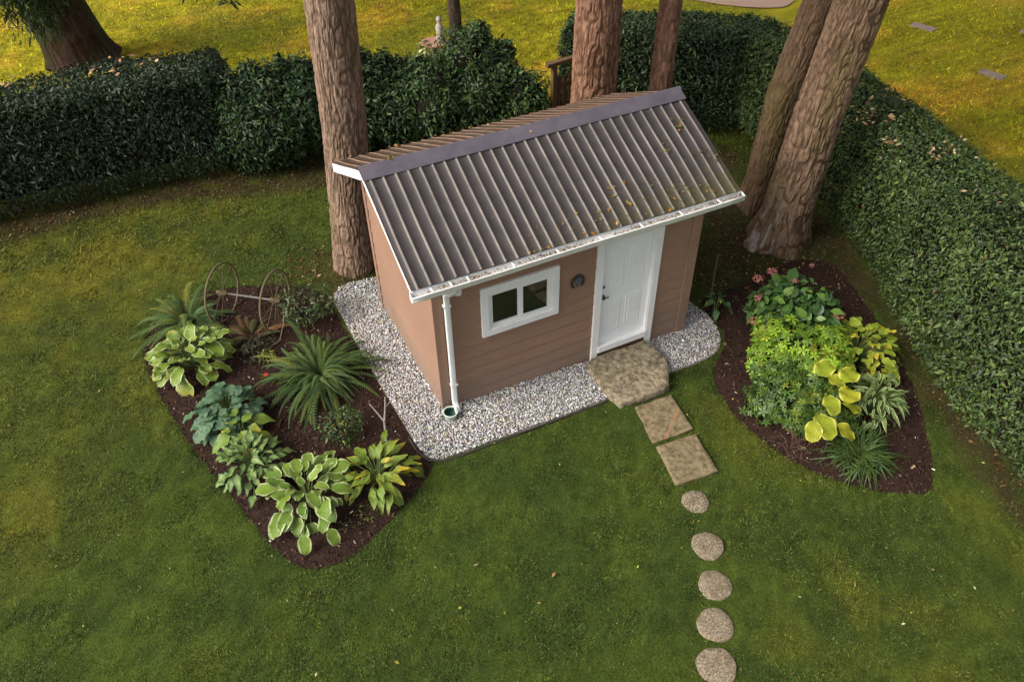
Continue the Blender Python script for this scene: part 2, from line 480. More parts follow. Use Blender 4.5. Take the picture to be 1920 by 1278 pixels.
# bark chips -------------------------------------------------------------------
chip_v = np.array([(-.5, -1, 0), (.5, -1, 0), (.6, 0, .16), (-.55, 0, .12), (-.4, 1, 0), (.45, 1, .03)], float)*np.array([.62, .8, 1])
chip_f = np.array([(0, 1, 2, 3), (3, 2, 5, 4)])
m_chip = M_attr('bark_chip', .9, .15, nscale=50, namt=.35)
def chips(poly, n, base, label):
    Q = sample_poly(poly, n); d, _ = edge_dist(Q, poly)
    z = gz(Q[:, 0], Q[:, 1])+base+.035*sstep(0, .35, d)+.006+.012*rng.random(n)
    Nn = np.stack([.45*rng.normal(size=n), .45*rng.normal(size=n), np.ones(n)], 1)
    c = colmix(n, [((.036, .019, .014), 6), ((.055, .028, .019), 4), ((.085, .045, .030), 1.2), ((.022, .013, .010), 3), ((.24, .17, .11), .35), ((.5, .42, .34), .10)], .25)
    s = .0165*np.exp(.4*rng.normal(size=n))
    scatter('bark_chips', chip_v, chip_f, frames(Nn), np.stack([Q[:, 0], Q[:, 1], z], 1), s, c, m_chip, label=label, cat='bark chips', kind='stuff')
chips(LEFT_BED, 11000, BASE_L, 'dark reddish bark chips over the planting bed left of the shed')
chips(RIGHT_BED, 8500, BASE_R, 'dark reddish bark chips over the planting bed right of the shed')

# grass blades -----------------------------------------------------------------
bl_v = np.array([(-.5, 0, 0), (.5, 0, 0), (0, 1.0, .75)], float)
def make_grass():
    N = 2900000
    r = np.sqrt(rng.random(N)); x = -7+28*rng.random(N); y = -7+27*rng.random(N)
    dist = np.sqrt((x-CAM.x)**2+(y-CAM.y)**2+CAM.z**2)
    keep = rng.random(N) < np.clip((9.5/dist)**2*1.0, .16, 1)
    # frustum
    v = np.stack([x-CAM.x, y-CAM.y, -CAM.z+0*x], 1)
    zc = v@np.array(fw); u = np.abs(v@np.array(rt)/zc); ww = v@np.array(up)/zc
    keep &= (u < .72) & (np.abs(ww) < .52) & (zc > 0)
    x, y = x[keep], y[keep]; P = np.stack([x, y], 1)
    ok = np.ones(len(x), bool)
    for pl in (LEFT_BED, GRAVEL, RIGHT_BED):
        d, _ = edge_dist(P, pl); ok &= ~(inside(P, pl) & (d > .015))
    for c, rr in ROUND_C:
        ok &= np.hypot(x-c[0]-(.05 if rr < .18 else 0), y-c[1]+(.05 if rr < .18 else 0)) > (rr if rr > .18 else rr*.82)*(.80+.22*vn(np.arctan2(y-c[1], x-c[0])*3+9, x*0, 3))
    for pl in PAVERS+[STEP_POLY]:
        d, _ = edge_dist(P, pl); ok &= ~(inside(P, pl) & (d > .012))
    ok &= ~inside(P, SHED_FOOT); ok &= (x < 13) | (np.hypot(x-14.5, y-11) > 2.2)
    # bare litter under the hedges carries few blades
    for pl in LITTER:
        ok &= ~(inside(P, pl) & (rng.random(len(x)) < .55))
    x, y = x[ok], y[ok]; n = len(x)
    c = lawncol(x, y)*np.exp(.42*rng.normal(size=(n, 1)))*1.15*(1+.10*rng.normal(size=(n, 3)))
    dead = rng.random(n) < .03
    c[dead] = np.array((.19, .16, .045))*np.exp(.25*rng.normal(size=(dead.sum(), 1)))
    z = gz(x, y)-.004
    ang = rng.random(n)*6.283
    Nn = np.stack([.5*rng.normal(size=n), .5*rng.normal(size=n), np.ones(n)], 1)
    spin = np.stack([np.cos(ang), np.sin(ang), 0*ang], 1)
    h = .026*np.exp(.35*rng.normal(size=n))*(.6+.9*fbm(x*6, y*6, 61, 2)); far = np.clip(np.hypot(x-CAM.x, y-CAM.y)/8, 1, 2.2)
    S = np.stack([.0090*far*(.6+.8*rng.random(n)), h*far, h*far*.75], 1)
    tf = np.array([(0, 1, 2)])
    scatter('grass', bl_v, tf, frames(Nn, spin), np.stack([x, y, z], 1), S, c, m_blade, label='short mown grass of the lawn', cat='grass', kind='stuff')
m_blade = M_attr('grass_blade', .6, .25, trans=.25)

# stepping stones ---------------------------------------------------------------
ROUND_C = [((2.27, -2.80), .175), ((2.02, -3.40), .195), ((1.78, -3.87), .195), ((1.49, -4.27), .205), ((1.22, -4.66), .215)]
PAVERS = [[(2.44, -1.11), (3.02, -1.13), (2.94, -1.80), (2.30, -1.77)], [(2.31, -1.84), (2.91, -1.89), (2.80, -2.55), (2.18, -2.48)]]
STEP_POLY = [(2.23, -.10), (2.17, -.70), (2.24, -1.03), (2.62, -1.05), (3.06, -1.04), (3.33, -.57), (3.30, -.14), (3.24, -.06), (2.44, -.055)]
m_round, t, b_ = mat_new('exposed_pebble_concrete', .9, .2)
tc = t.nodes.new('ShaderNodeTexCoord'); oi = t.nodes.new('ShaderNodeObjectInfo'); va = t.nodes.new('ShaderNodeVectorMath'); va.operation = 'ADD'
t.links.new(tc.outputs['Object'], va.inputs[0]); t.links.new(oi.outputs['Location'], va.inputs[1])
def nz(sc, d, r=.6):
    n = t.nodes.new('ShaderNodeTexNoise'); n.inputs['Scale'].default_value = sc; n.inputs['Detail'].default_value = d; n.inputs['Roughness'].default_value = r
    t.links.new(va.outputs[0], n.inputs['Vector']); return n.outputs[0]
f1 = nz(58, 3, .7); c = ramp(t, f1, [(.36, (.085, .062, .042)), (.50, (.225, .178, .122)), (.66, (.40, .325, .23))]).outputs[0]
c = mix(t, c, (.11, .095, .045), ramp(t, nz(7, 6, .7), [(.50, (0, 0, 0)), (.68, (.75, .75, .75))]).outputs[0])
t.links.new(c, b_.inputs['Base Color']); bump(t, b_, f1, .9, .012)
m_paver = M('weathered_paver', (.25, .195, .11), (.095, .070, .036), scale=16, rough=.9, bmp=.7, bscale=60, detail=10, lo=.36, hi=.66)
m_step = M('lichened_stone', (.36, .295, .195), (.105, .082, .05), scale=13, rough=.92, bmp=.9, bscale=22, detail=9, lo=.36, hi=.66, bdist=.03)
lab_round = ['small round stepping stone next to the square pavers, half hidden by grass', 'round pebbled stepping stone, second in the row from the square pavers',
             'round pebbled stepping stone in the middle of the row of five', 'round pebbled stepping stone between the middle one and the one nearest the viewer',
             'round pebbled stepping stone nearest the viewer at the end of the row']
for i, ((cx, cy), rr) in enumerate(ROUND_C):
    g0 = float(gz(cx, cy)); V = []; F = []; seg = 40
    prof = [(0, .012), (.5, .013), (.94, .012), (.985, .007), (1.0, -.005), (1.0, -.06)]
    for q, (a, b) in enumerate(prof):
        for k in range(seg):
            t = 2*math.pi*k/seg; wob = 1+.035*math.sin(3*t+i*1.7)+.02*math.sin(7*t+i)
            V.append((a*rr*wob*math.cos(t), a*rr*wob*math.sin(t), b+.004*rnd.random()*(q in (1, 2))))
    for q in range(len(prof)-1):
        for k in range(seg):
            F.append((q*seg+k, q*seg+(k+1) % seg, (q+1)*seg+(k+1) % seg, (q+1)*seg+k))
    o = link_mesh('stepping_stone', np_mesh('stepping_stone', V, F), m_round, smooth=True)
    o.location = (cx, cy, g0+(.004 if i else -.004)); tag(o, lab_round[i], 'stepping stone', 'round stepping stones across the lawn')

def slab(name, poly, z0, z1, mat, chip=.01, sub=5, seed=0, bulge=0):
    """stone slab: uneven outline, worn rim, undulating top"""
    rr = random.Random(seed); p = []
    for i in range(len(poly)):
        a = Vector(poly[i]); b = Vector(poly[(i+1) % len(poly)])
        for k in range(sub):
            q = a.lerp(b, k/sub); j = chip if k else chip*.5
            p.append(Vector((q.x+rr.uniform(-j, j), q.y+rr.uniform(-j, j))))
    c = sum(p, Vector((0, 0)))/len(p); n = len(p); V = []; F = []
    rings = [(.0, 1, 0), (.30, 1, 0), (.6, 1, 0), (.85, 1, 0), (.988, 1.0, 0), (1.0, .955, 0), (1.0+bulge, .5, 0), (.985, 0, 0)]
    for s, hz, _ in rings:
        for k, q in enumerate(p):
            j = rr.uniform(-chip, chip) if s > .9 else 0
            pt = c+(q-c)*(s+j*.5); zz = z0+(z1-z0)*hz+(rr.uniform(-chip, chip)*.35 if hz > .8 and s > 0 else rr.uniform(-chip, chip)*.4*(hz > .1))
            V.append((pt.x, pt.y, zz if s > 0 else z1))
    for r_ in range(len(rings)-1):
        for k in range(n):
            F.append((r_*n+k, r_*n+(k+1) % n, (r_+1)*n+(k+1) % n, (r_+1)*n+k))
    return link_mesh(name, np_mesh(name, V, F), mat)
m_paver1 = m_paver.copy(); m_paver1.name = 'stained_paver'; t = m_paver1.node_tree; b_ = t.nodes['Principled BSDF']
tc = t.nodes.new('ShaderNodeTexCoord'); dt = t.nodes.new('ShaderNodeVectorMath'); dt.operation = 'DOT_PRODUCT'; t.links.new(tc.outputs['Object'], dt.inputs[0])
SA, SB = np.array((2.55, -1.74)), np.array((2.95, -1.42)); sn = np.array((-(SB-SA)[1], (SB-SA)[0])); sn = sn/np.linalg.norm(sn)
dt.inputs[1].default_value = (sn[0], sn[1], 0); o1 = t.nodes.new('ShaderNodeMath'); o1.operation = 'SUBTRACT'; o1.inputs[1].default_value = float(sn@SA); t.links.new(dt.outputs['Value'], o1.inputs[0])
o2 = t.nodes.new('ShaderNodeMath'); o2.operation = 'ABSOLUTE'; t.links.new(o1.outputs[0], o2.inputs[0])
nn_ = noise(t, 14, 3); o3 = t.nodes.new('ShaderNodeMath'); o3.operation = 'MULTIPLY_ADD'; o3.inputs[1].default_value = .05; t.links.new(nn_.outputs[0], o3.inputs[0]); t.links.new(o2.outputs[0], o3.inputs[2])
old = b_.inputs['Base Color'].links[0].from_socket
t.links.new(mix(t, old, (.30, .16, .085), ramp(t, o3.outputs[0], [(.035, (.75, .75, .75)), (.055, (0, 0, 0))]).outputs[0]), b_.inputs['Base Color'])
for i, pl in enumerate(PAVERS):
    cx, cy = np.mean(pl, 0); g0 = float(gz(cx, cy))
    o = slab('paving_slab', pl, g0-.04, g0+.034, m_paver if i else m_paver1, .008, seed=i+3)
    tag(o, ['square sandy paving slab next to the stone doorstep, with a diagonal stain', 'square sandy paving slab between the other slab and the round stones'][i], 'paving slab', 'square paving slabs in front of the doorstep')
o = slab('stone_step', STEP_POLY, -.14, .10, m_step, .012, sub=4, seed=9, bulge=.0)
tag(o, 'big rough mottled natural stone slab as the doorstep under the white door', 'stone step')
make_grass()

# edging along the gravel ------------------------------------------------------
m_edge = M('dark_edging', (.035, .028, .024), (.055, .042, .035), rough=.7)
ep = [(-.62, -.30), (-.60, -.55), (-.52, -.76), (-.34, -.86), (-.1, -.87), (.5, -.86), (1.2, -.855), (2.12, -.84)]
ep = [(x, y, float(gz(x, y))+.012) for x, y in ep]
tag(tubes('lawn_edging', [(ep, .016)], m_edge, seg=6), 'thin dark edging strip between the front gravel and the lawn', 'edging')

# ================================================================== the shed
W_, D_ = 3.97, 2.607
RY, RZ = 1.295, 3.28                   # ridge
TAN = .4576
RX0, RX1 = -.331, 4.327
def roof_z(y): return RZ-TAN*abs(y-RY)
m_sid = M('brown_siding_paint', (.262, .155, .107), (.310, .186, .129), scale=2.2, rough=.62, spec=.3, bmp=.2, bscale=9, stretch=(1, 1, 14), detail=8)
t = m_sid.node_tree; b_ = t.nodes['Principled BSDF']; old = b_.inputs['Base Color'].links[0].from_socket
tc = t.nodes.new('ShaderNodeTexCoord'); sp = t.nodes.new('ShaderNodeSeparateXYZ'); t.links.new(tc.outputs['Object'], sp.inputs[0])
n_ = noise(t, 7, 6, .7); o_ = t.nodes.new('ShaderNodeMath'); o_.operation = 'MULTIPLY_ADD'; o_.inputs[1].default_value = -.75; t.links.new(n_.outputs[0], o_.inputs[0]); t.links.new(sp.outputs[2], o_.inputs[2])
sp2 = ramp(t, o_.outputs[0], [(0, (.55, .55, .55)), (.20, (0, 0, 0))]); c_ = mix(t, old, (.20, .150, .115), sp2.outputs[0])     # soil splash near the ground
n_ = noise(t, 1.1, 5, .65); r_ = ramp(t, n_.outputs[0], [(.3, (.90, .89, .88)), (.7, (1.08, 1.07, 1.07))]); c_ = mix(t, c_, r_.outputs[0], 1.0, 'MULTIPLY')
t.links.new(c_, b_.inputs['Base Color'])
m_wht = M('white_paint', (.84, .83, .82), (.75, .74, .73), scale=3, rough=.5, spec=.35, bmp=.05, bscale=30)
m_door = M('white_door_paint', (.85, .86, .87), (.81, .82, .83), scale=2, rough=.45, spec=.4)
m_vinyl = M('white_vinyl', (.82, .82, .82), (.75, .75, .74), scale=5, rough=.35, spec=.45)
m_in = M('bare_interior', (.075, .066, .055), (.055, .046, .04), scale=4, rough=.9)
m_blk = M('black_metal', (.015, .015, .017), (.03, .03, .034), scale=20, rough=.4, spec=.5)
m_gut = M('gutter_white', (.80, .79, .77), (.62, .60, .55), scale=5, rough=.4, spec=.4, lo=.45, hi=.8)
m_riser = M('brown_riser', (.19, .085, .06), (.12, .055, .04), scale=8, rough=.8)

shed = empty('garden_shed', (0, 0, 0))
tag(shed, 'small brown wooden garden shed with a ribbed dark roof and a white door', 'shed')

# inner shell with a window opening
bm = bmesh.new()
zb, zt = -.12, 2.60
for b in ((.02, .63, .02, .08, zb, zt), (1.76, 2.40, .02, .08, zb, zt), (3.30, W_-.02, .02, .08, zb, zt), (2.40, 3.30, .02, .08, 2.13, zt), (2.40, 3.30, .055, .08, zb, .16), (2.40, 3.30, .074, .08, .16, 2.13), (.63, 1.76, .02, .08, zb, 1.22), (.63, 1.76, .02, .08, 2.0, zt),
          (.02, W_-.02, D_-.08, D_-.02, zb, zt), (.08, W_-.08, .08, D_-.08, -.02, .02)):
    add_box(bm, *b)
for x0 in (.02, W_-.08):
    pts = [(.08, zb), (D_-.08, zb), (D_-.08, 2.60), (RY, 3.17), (.08, 2.60)]
    a = [bm.verts.new((x0, y, z)) for y, z in pts]; b = [bm.verts.new((x0+.06, y, z)) for y, z in pts]
    bm.faces.new(a); bm.faces.new(b[::-1])
    for i in range(5): bm.faces.new((a[i], b[i], b[(i+1) % 5], a[(i+1) % 5]))
bmesh.ops.recalc_face_normals(bm, faces=bm.faces[:])
bm_obj('wall', bm, m_in, shed)

# siding: every plank its own piece
def subtract(rects, hole):
    o = []
    for x0, x1, z0, z1 in rects:
        hx0, hx1, hz0, hz1 = hole
        if hx1 <= x0 or hx0 >= x1 or hz1 <= z0 or hz0 >= z1: o.append((x0, x1, z0, z1)); continue
        if hx0 > x0: o.append((x0, hx0, z0, z1))
        if hx1 < x1: o.append((hx1, x1, z0, z1))
        a, b = max(x0, hx0), min(x1, hx1)
        if hz0 > z0: o.append((a, b, z0, hz0))
        if hz1 < z1: o.append((a, b, hz1, z1))
    return o

ROW = .203
def plank_mesh(a0, b0, a1, b1, z0, z1, rowz, axis, plane, sgn):
    """lapped board: proud at its lower edge. a,b: extent along the wall at bottom and top; plane: wall plane; sgn: outward sign"""
    def off(z): return .019-.0125*(z-rowz)/ROW
    def P(s, o, z): return (s, plane+sgn*o, z) if axis == 'x' else (plane+sgn*o, s, z)
    V = [P(a0, off(z0), z0), P(b0, off(z0), z0), P(b1, off(z1), z1), P(a1, off(z1), z1),
         P(a0, -.019, z0), P(b0, -.019, z0), P(b1, -.019, z1), P(a1, -.019, z1)]
    F = [(0, 1, 2, 3), (4, 7, 6, 5), (0, 4, 5, 1), (1, 5, 6, 2), (2, 6, 7, 3), (3, 7, 4, 0)]
    me = bpy.data.meshes.new('siding_plank'); me.from_pydata(V, [], F); me.update()
    bm = bmesh.new(); bm.from_mesh(me); bmesh.ops.recalc_face_normals(bm, faces=bm.faces[:]); bm.to_mesh(me); bm.free()
    return me
WIN_HOLE = (.66, 1.735, 1.225, 1.99); DOOR_HOLE = (2.36, 3.345, -1, 2.21)
for r in range(14):
    z0 = -.115+r*ROW; z1 = min(z0+ROW-.0015, 2.59)
    if z1-z0 < .03: break
    rects = [(.122, W_-.122, z0, z1)]
    for h in (WIN_HOLE, DOOR_HOLE): rects = subtract(rects, h)
    for x0, x1, a, b in rects:
        if b-a > .005: link_mesh('siding_plank', plank_mesh(x0, x1, x0, x1, a, b, z0, 'x', 0, -1), m_sid, shed)
    link_mesh('siding_plank', plank_mesh(.02, W_-.02, .02, W_-.02, z0, z1, z0, 'x', D_, 1), m_sid, shed)
for r in range(17):
    z0 = -.115+r*ROW; z1 = z0+ROW-.0015
    def lim(z):
        a = 0 if z < 2.58 else (z-2.58)/TAN
        return (a+.002, min(D_-.09, D_-a)-.002)
    z1 = min(z1, 3.14)
    if z1-z0 < .03: break
    (a0, b0), (a1, b1) = lim(z0), lim(z1)
    link_mesh('siding_plank', plank_mesh(a0, b0, a1, b1, z0, z1, z0, 'y', 0, -1), m_sid, shed)
    link_mesh('siding_plank', plank_mesh(a0, b0, a1, b1, z0, z1, z0, 'y', W_, 1), m_sid, shed)
for b in ((-.021, .120, -.030, -.004, -.12, 2.56), (W_-.120, W_+.021, -.030, -.004, -.12, 2.56),
          (-.030, -.004, D_-.088, D_+.02, -.12, 2.56), (W_+.004, W_+.030, D_-.088, D_+.02, -.12, 2.56), (W_+.022, W_+.045, -.03, .09, -.12, 2.56)):
    box_obj('corner_board', b, m_sid, shed, .004)

# roof sheets -------------------------------------------------------------------
NR = 29; PT = (RX1-RX0)/NR
m_roof, t, b_ = mat_new('ribbed_roof_metal', .62, .35)
a_ = t.nodes.new('ShaderNodeAttribute'); a_.attribute_name = 'Col'
n1 = noise(t, 5, 6); n2 = noise(t, 90, 3); n3 = noise(t, 1.3, 5, .7); n4 = noise(t, 16, 5, .75)
r1 = ramp(t, n1.outputs[0], [(.3, (.78,)*3), (.7, (1.2, 1.17, 1.15))]); c = mix(t, a_.outputs[0], r1.outputs[0], 1, 'MULTIPLY')
r2 = ramp(t, n2.outputs[0], [(.62, (0, 0, 0)), (.72, (.22, .22, .22))]); c = mix(t, c, (.16, .14, .115), r2.outputs[0])
# moss and grime gather low on the sheet and towards the right-hand half
tc = t.nodes.new('ShaderNodeTexCoord'); sp = t.nodes.new('ShaderNodeSeparateXYZ'); t.links.new(tc.outputs['Object'], sp.inputs[0])
def mth(op, a, b=None, c=None):
    m = t.nodes.new('ShaderNodeMath'); m.operation = op
    for i, v in enumerate((a, b, c)):
        if v is None: continue
        if isinstance(v, (int, float)): m.inputs[i].default_value = v
        else: t.links.new(v, m.inputs[i])
    return m.outputs[0]
low = mth('MULTIPLY_ADD', sp.outputs[2], -.62, 1.86)          # about .28 at the eave, falling upslope
rgt = mth('MULTIPLY_ADD', sp.outputs[0], .045, -.02)
ms = mth('ADD', mth('ADD', low, rgt), mth('MULTIPLY', n4.outputs[0], .75))
r3 = ramp(t, ms, [(.66, (0, 0, 0)), (.86, (.85, .85, .85))])
c = mix(t, c, (.075, .066, .018), r3.outputs[0])
t.links.new(c, b_.inputs['Base Color']); bump(t, b_, n2.outputs[0], .25, .004)
m_roof2, t, b_ = mat_new('weathered_rear_roof', .7, .3)
a_ = t.nodes.new('ShaderNodeAttribute'); a_.attribute_name = 'Col'
n1 = noise(t, 6, 6); r1 = ramp(t, n1.outputs[0], [(.3, (1.0, .72, .52)), (.7, (1.6, 1.1, .75))]); c = mix(t, a_.outputs[0], r1.outputs[0], 1, 'MULTIPLY')
t.links.new(c, b_.inputs['Base Color'])

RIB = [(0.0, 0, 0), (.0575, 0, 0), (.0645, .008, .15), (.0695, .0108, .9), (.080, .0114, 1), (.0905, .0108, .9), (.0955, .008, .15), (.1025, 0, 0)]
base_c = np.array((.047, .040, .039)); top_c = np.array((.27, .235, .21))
def roof_sheet(r0, r1, sgn, lift, mat):
    xs = []; zs = []; cs = []
    for r in range(r0, r1):
        x = RX0+r*PT
        for px, pz, ht in RIB:
            xs.append(x+px*PT/.1606); zs.append(pz); cs.append(ht)
    xs.append(RX0+r1*PT); zs.append(0); cs.append(0)
    ys = np.linspace(0, 1, 12); V = []; C = []; n = len(xs)
    y_e = -.305 if sgn < 0 else 2.895
    for i, s in enumerate(ys):
        y = RY+(y_e-RY)*s+(.0 if s > 0 else sgn*.01)
        for k in range(n):
            wv = .004*math.sin(s*9+xs[k]*2.3)+.003*math.sin(xs[k]*7)
            V.append((xs[k]+.0022*math.sin(s*7+xs[k]*1.1), y, roof_z(y)+zs[k]+lift+wv*(0 < s < 1)))
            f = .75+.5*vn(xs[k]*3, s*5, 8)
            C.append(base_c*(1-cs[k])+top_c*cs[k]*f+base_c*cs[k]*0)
    F = [(i*n+k, i*n+k+1, (i+1)*n+k+1, (i+1)*n+k) if sgn < 0 else (i*n+k, (i+1)*n+k, (i+1)*n+k+1, i*n+k+1) for i in range(len(ys)-1) for k in range(n-1)]
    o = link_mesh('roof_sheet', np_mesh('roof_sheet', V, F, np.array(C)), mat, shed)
    return o
cuts = [0, 6, 12, 18, 24, 29]
for i in range(5):
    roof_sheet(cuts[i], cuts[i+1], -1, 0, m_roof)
    roof_sheet(cuts[i], cuts[i+1], 1, 0, m_roof2)

# ridge cap: two lengths that overlap
m_cap = M('ridge_cap_metal', (.088, .074, .098), (.135, .115, .140), scale=3.5, rough=.5, spec=.45, bmp=.15, bscale=30, detail=7)
for x0, x1, lf in ((RX0-.012, 2.05, 0), (2.0, RX1+.012, .0015)):
    prof = [(-.172, -.010), (-.167, .0), (-.05, .0), (-.018, .022), (0, .027), (.018, .022), (.05, 0), (.167, 0), (.172, -.010)]
    nx_ = 14; V = []; F = []
    for i in range(nx_+1):
        x = x0+(x1-x0)*i/nx_
        for py, pz in prof:
            y = RY+py; V.append((x, y, roof_z(y)+.029+pz+lf+.0025*math.sin(x*5.9+py*20)))
    m_ = len(prof)
    F = [(i*m_+k, (i+1)*m_+k, (i+1)*m_+k+1, i*m_+k+1) for i in range(nx_) for k in range(m_-1)]
    o = link_mesh('ridge_cap', np_mesh('ridge_cap', V, F), m_cap, shed)
    pass

# rake boards and eave boards
def rake(x0, x1, sgn):
    y_e = -.30 if sgn < 0 else 2.90
    bm = bmesh.new(); V = []
    for x in (x0, x1):
        V.append([bm.verts.new((x, RY+sgn*.002, roof_z(RY)-.016)), bm.verts.new((x, y_e, roof_z(y_e)-.016)),
                  bm.verts.new((x, y_e, roof_z(y_e)-(.10 if sgn < 0 else .146))), bm.verts.new((x, RY+sgn*.002, roof_z(RY)-(.10 if sgn < 0 else .146)))])
    bm.faces.new(V[0]); bm.faces.new(V[1][::-1])
    for i in range(4): bm.faces.new((V[0][i], V[1][i], V[1][(i+1) % 4], V[0][(i+1) % 4]))
    bmesh.ops.recalc_face_normals(bm, faces=bm.faces[:])
    bm_obj('rake_board', bm, m_wht, shed)
for s_ in (-1, 1):
    rake(RX0+.004, RX0+.028, s_); rake(RX1-.028, RX1-.004, s_)
box_obj('eave_board', (RX0+.03, RX1-.03, -.285, -.262, 2.395, 2.515), m_wht, shed)
box_obj('eave_board', (RX0+.03, RX1-.03, 2.862, 2.885, 2.395, 2.515), m_wht, shed)
box_obj('soffit', (RX0+.03, RX1-.03, -.258, -.034, 2.42, 2.435), m_wht, shed)

# gutter
gp = [(-.288, 2.533), (-.288, 2.428), (-.300, 2.418), (-.372, 2.418), (-.384, 2.440), (-.388, 2.490), (-.402, 2.505), (-.404, 2.516), (-.390, 2.518)]
V = []; F = []; xs = np.linspace(RX0-.02, RX1+.02, 25); k_ = len(gp)
for i, x in enumerate(xs):
    sag = -.006*math.sin((x+.3)*2.1)
    for y, z in gp: V.append((x, y, z+sag))
F = [(i*k_+j, (i+1)*k_+j, (i+1)*k_+j+1, i*k_+j+1) for i in range(len(xs)-1) for j in range(k_-1)]
g = link_mesh('gutter', np_mesh('gutter', V, F), m_gut, shed)
s = g.modifiers.new('thickness', 'SOLIDIFY'); s.thickness = .0035
for x in (RX0-.021, RX1+.017):
    bm = bmesh.new(); a = [bm.verts.new((x, y, z)) for y, z in gp[:7]]; b = [bm.verts.new((x+.004, y, z)) for y, z in gp[:7]]
    bm.faces.new(a); bm.faces.new(b[::-1])
    for i in range(7): bm.faces.new((a[i], b[i], b[(i+1) % 7], a[(i+1) % 7]))
    bmesh.ops.recalc_face_normals(bm, faces=bm.faces[:])
    bm_obj('end_cap', bm, m_gut, g)
for x in (-.1, .14, .36, .95, 1.55, 2.15, 2.75, 3.35, 3.95):
    box_obj('bracket', (x-.011, x+.011, -.398, -.288, 2.517, 2.523), m_gut, g, .001)
# downspout
def sq_tube(pts, hw, hd):
    V = []; F = []
    for i, p in enumerate(pts):
        p = Vector(p); a = Vector(pts[max(i-1, 0)]); b = Vector(pts[min(i+1, len(pts)-1)]); d = (b-a).normalized()
        u = Vector((1, 0, 0)); v = d.cross(u).normalized()
        for s, q in ((-1, -1), (1, -1), (1, 1), (-1, 1)): V.append(tuple(p+u*s*hw+v*q*hd))
    for i in range(len(pts)-1):
        for k in range(4): F.append((i*4+k, i*4+(k+1) % 4, i*4+4+(k+1) % 4, i*4+4+k))
    return V, F
V, F = sq_tube([(.165, -.335, 2.43), (.165, -.335, 2.38), (.165, -.29, 2.31), (.163, -.12, 2.20), (.162, -.072, 2.13), (.158, -.070, 1.0), (.150, -.070, .27), (.148, -.085, .22), (.146, -.16, .14), (.145, -.20, .13)], .037, .027)
ds = link_mesh('downspout', np_mesh('downspout', V, F), m_vinyl, shed)
s = ds.modifiers.new('b', 'BEVEL'); s.width = .008; s.segments = 2
for z in (1.95, .55): box_obj('strap', (.112, .212, -.10, -.030, z, z+.03), m_vinyl, ds, .003)
lathe('gutter_fitting', [(0, -.075), (.036, -.075), (.047, -.066), (.049, -.02), (.049, .075), (.0, .078)], m_vinyl, shed, 20, (.265, -.225, 2.30))

# window ------------------------------------------------------------------------
win = empty('window', (1.197, -.02, 1.606)); win.parent = shed
def wbox(name, b, mat, bev=.003, par=None):
    x0, x1, y0, y1, z0, z1 = b
    o = box_obj(name, (x0-1.197, x1-1.197, y0+.02, y1+.02, z0-1.606, z1-1.606), mat, win, bev); return o
for b in ((.632, 1.762, -.048, -.004, 1.912, 2.013), (.632, 1.762, -.048, -.004, 1.20, 1.300), (.632, .733, -.0479, -.004, 1.3005, 1.9115), (1.661, 1.762, -.0479, -.004, 1.3005, 1.9115)):
    wbox('trim_board', b, m_wht)
def ring(name, x0, x1, z0, z1, wd, y0, y1, mat):
    bm = bmesh.new()
    for b in ((x0, x1, y0, y1, z1-wd, z1), (x0, x1, y0, y1, z0, z0+wd), (x0, x0+wd, y0+.0005, y1, z0+wd, z1-wd), (x1-wd, x1, y0+.0005, y1, z0+wd, z1-wd)):
        add_box(bm, b[0]-1.197, b[1]-1.197, b[2]+.02, b[3]+.02, b[4]-1.606, b[5]-1.606)
    return bm_obj(name, bm, mat, win)
ring('window_frame', .734, 1.660, 1.301, 1.911, .026, -.032, .07, m_vinyl)
ring('sash', .761, 1.200, 1.328, 1.884, .040, -.012, .012, m_vinyl)
ring('sash', 1.190, 1.633, 1.328, 1.884, .045, -.024, -.0125, m_vinyl)
m_glass = bpy.data.materials.new('window_glass'); m_glass.use_nodes = True
t = m_glass.node_tree; b_ = t.nodes['Principled BSDF']; b_.inputs['Base Color'].default_value = (.75, .78, .76, 1)
b_.inputs['Transmission Weight'].default_value = 1; b_.inputs['Roughness'].default_value = .02; b_.inputs['IOR'].default_value = 1.5
wbox('pane', (.795, 1.165, -.003, .001, 1.36, 1.85), m_glass, 0); wbox('pane', (1.230, 1.592, -.020, -.016, 1.37, 1.842), m_glass, 0)

wbox('pane_backing', (.762, 1.632, .030, .036, 1.33, 1.88), M('dark_pane_backing', (.060, .053, .044), (.048, .043, .037), scale=3, rough=.9), 0)  # added dark sheet behind the glass, standing in for the unlit room
# door --------------------------------------------------------------------------
for b in ((2.333, 2.440, -.046, -.004, -.10, 2.118), (3.268, 3.372, -.046, -.004, -.10, 2.118), (2.333, 3.372, -.046, -.004, 2.120, 2.21)):
    box_obj('door_trim', b, m_wht, shed, .003)
bm = bmesh.new()
add_box(bm, 2.4405, 2.455, -.036, .075, .155, 2.118); add_box(bm, 3.253, 3.2675, -.036, .075, .155, 2.118); add_box(bm, 2.456, 3.252, -.036, .075, 2.104, 2.118)
bm_obj('door_jamb', bm, m_wht, shed)
box_obj('door_sill', (2.4405, 3.2675, -.060, .075, .150, .262), m_wht, shed, .006)
box_obj('riser_board', (2.4405, 3.2675, -.026, .05, -.10, .148), m_riser, shed, .003)
door = empty('door', (2.456, .03, .264)); door.parent = shed
DW, DH = .796, 1.836
box_obj('door_leaf', (.002, DW-.002, 0, .04, .0, DH), m_door, door, .003)
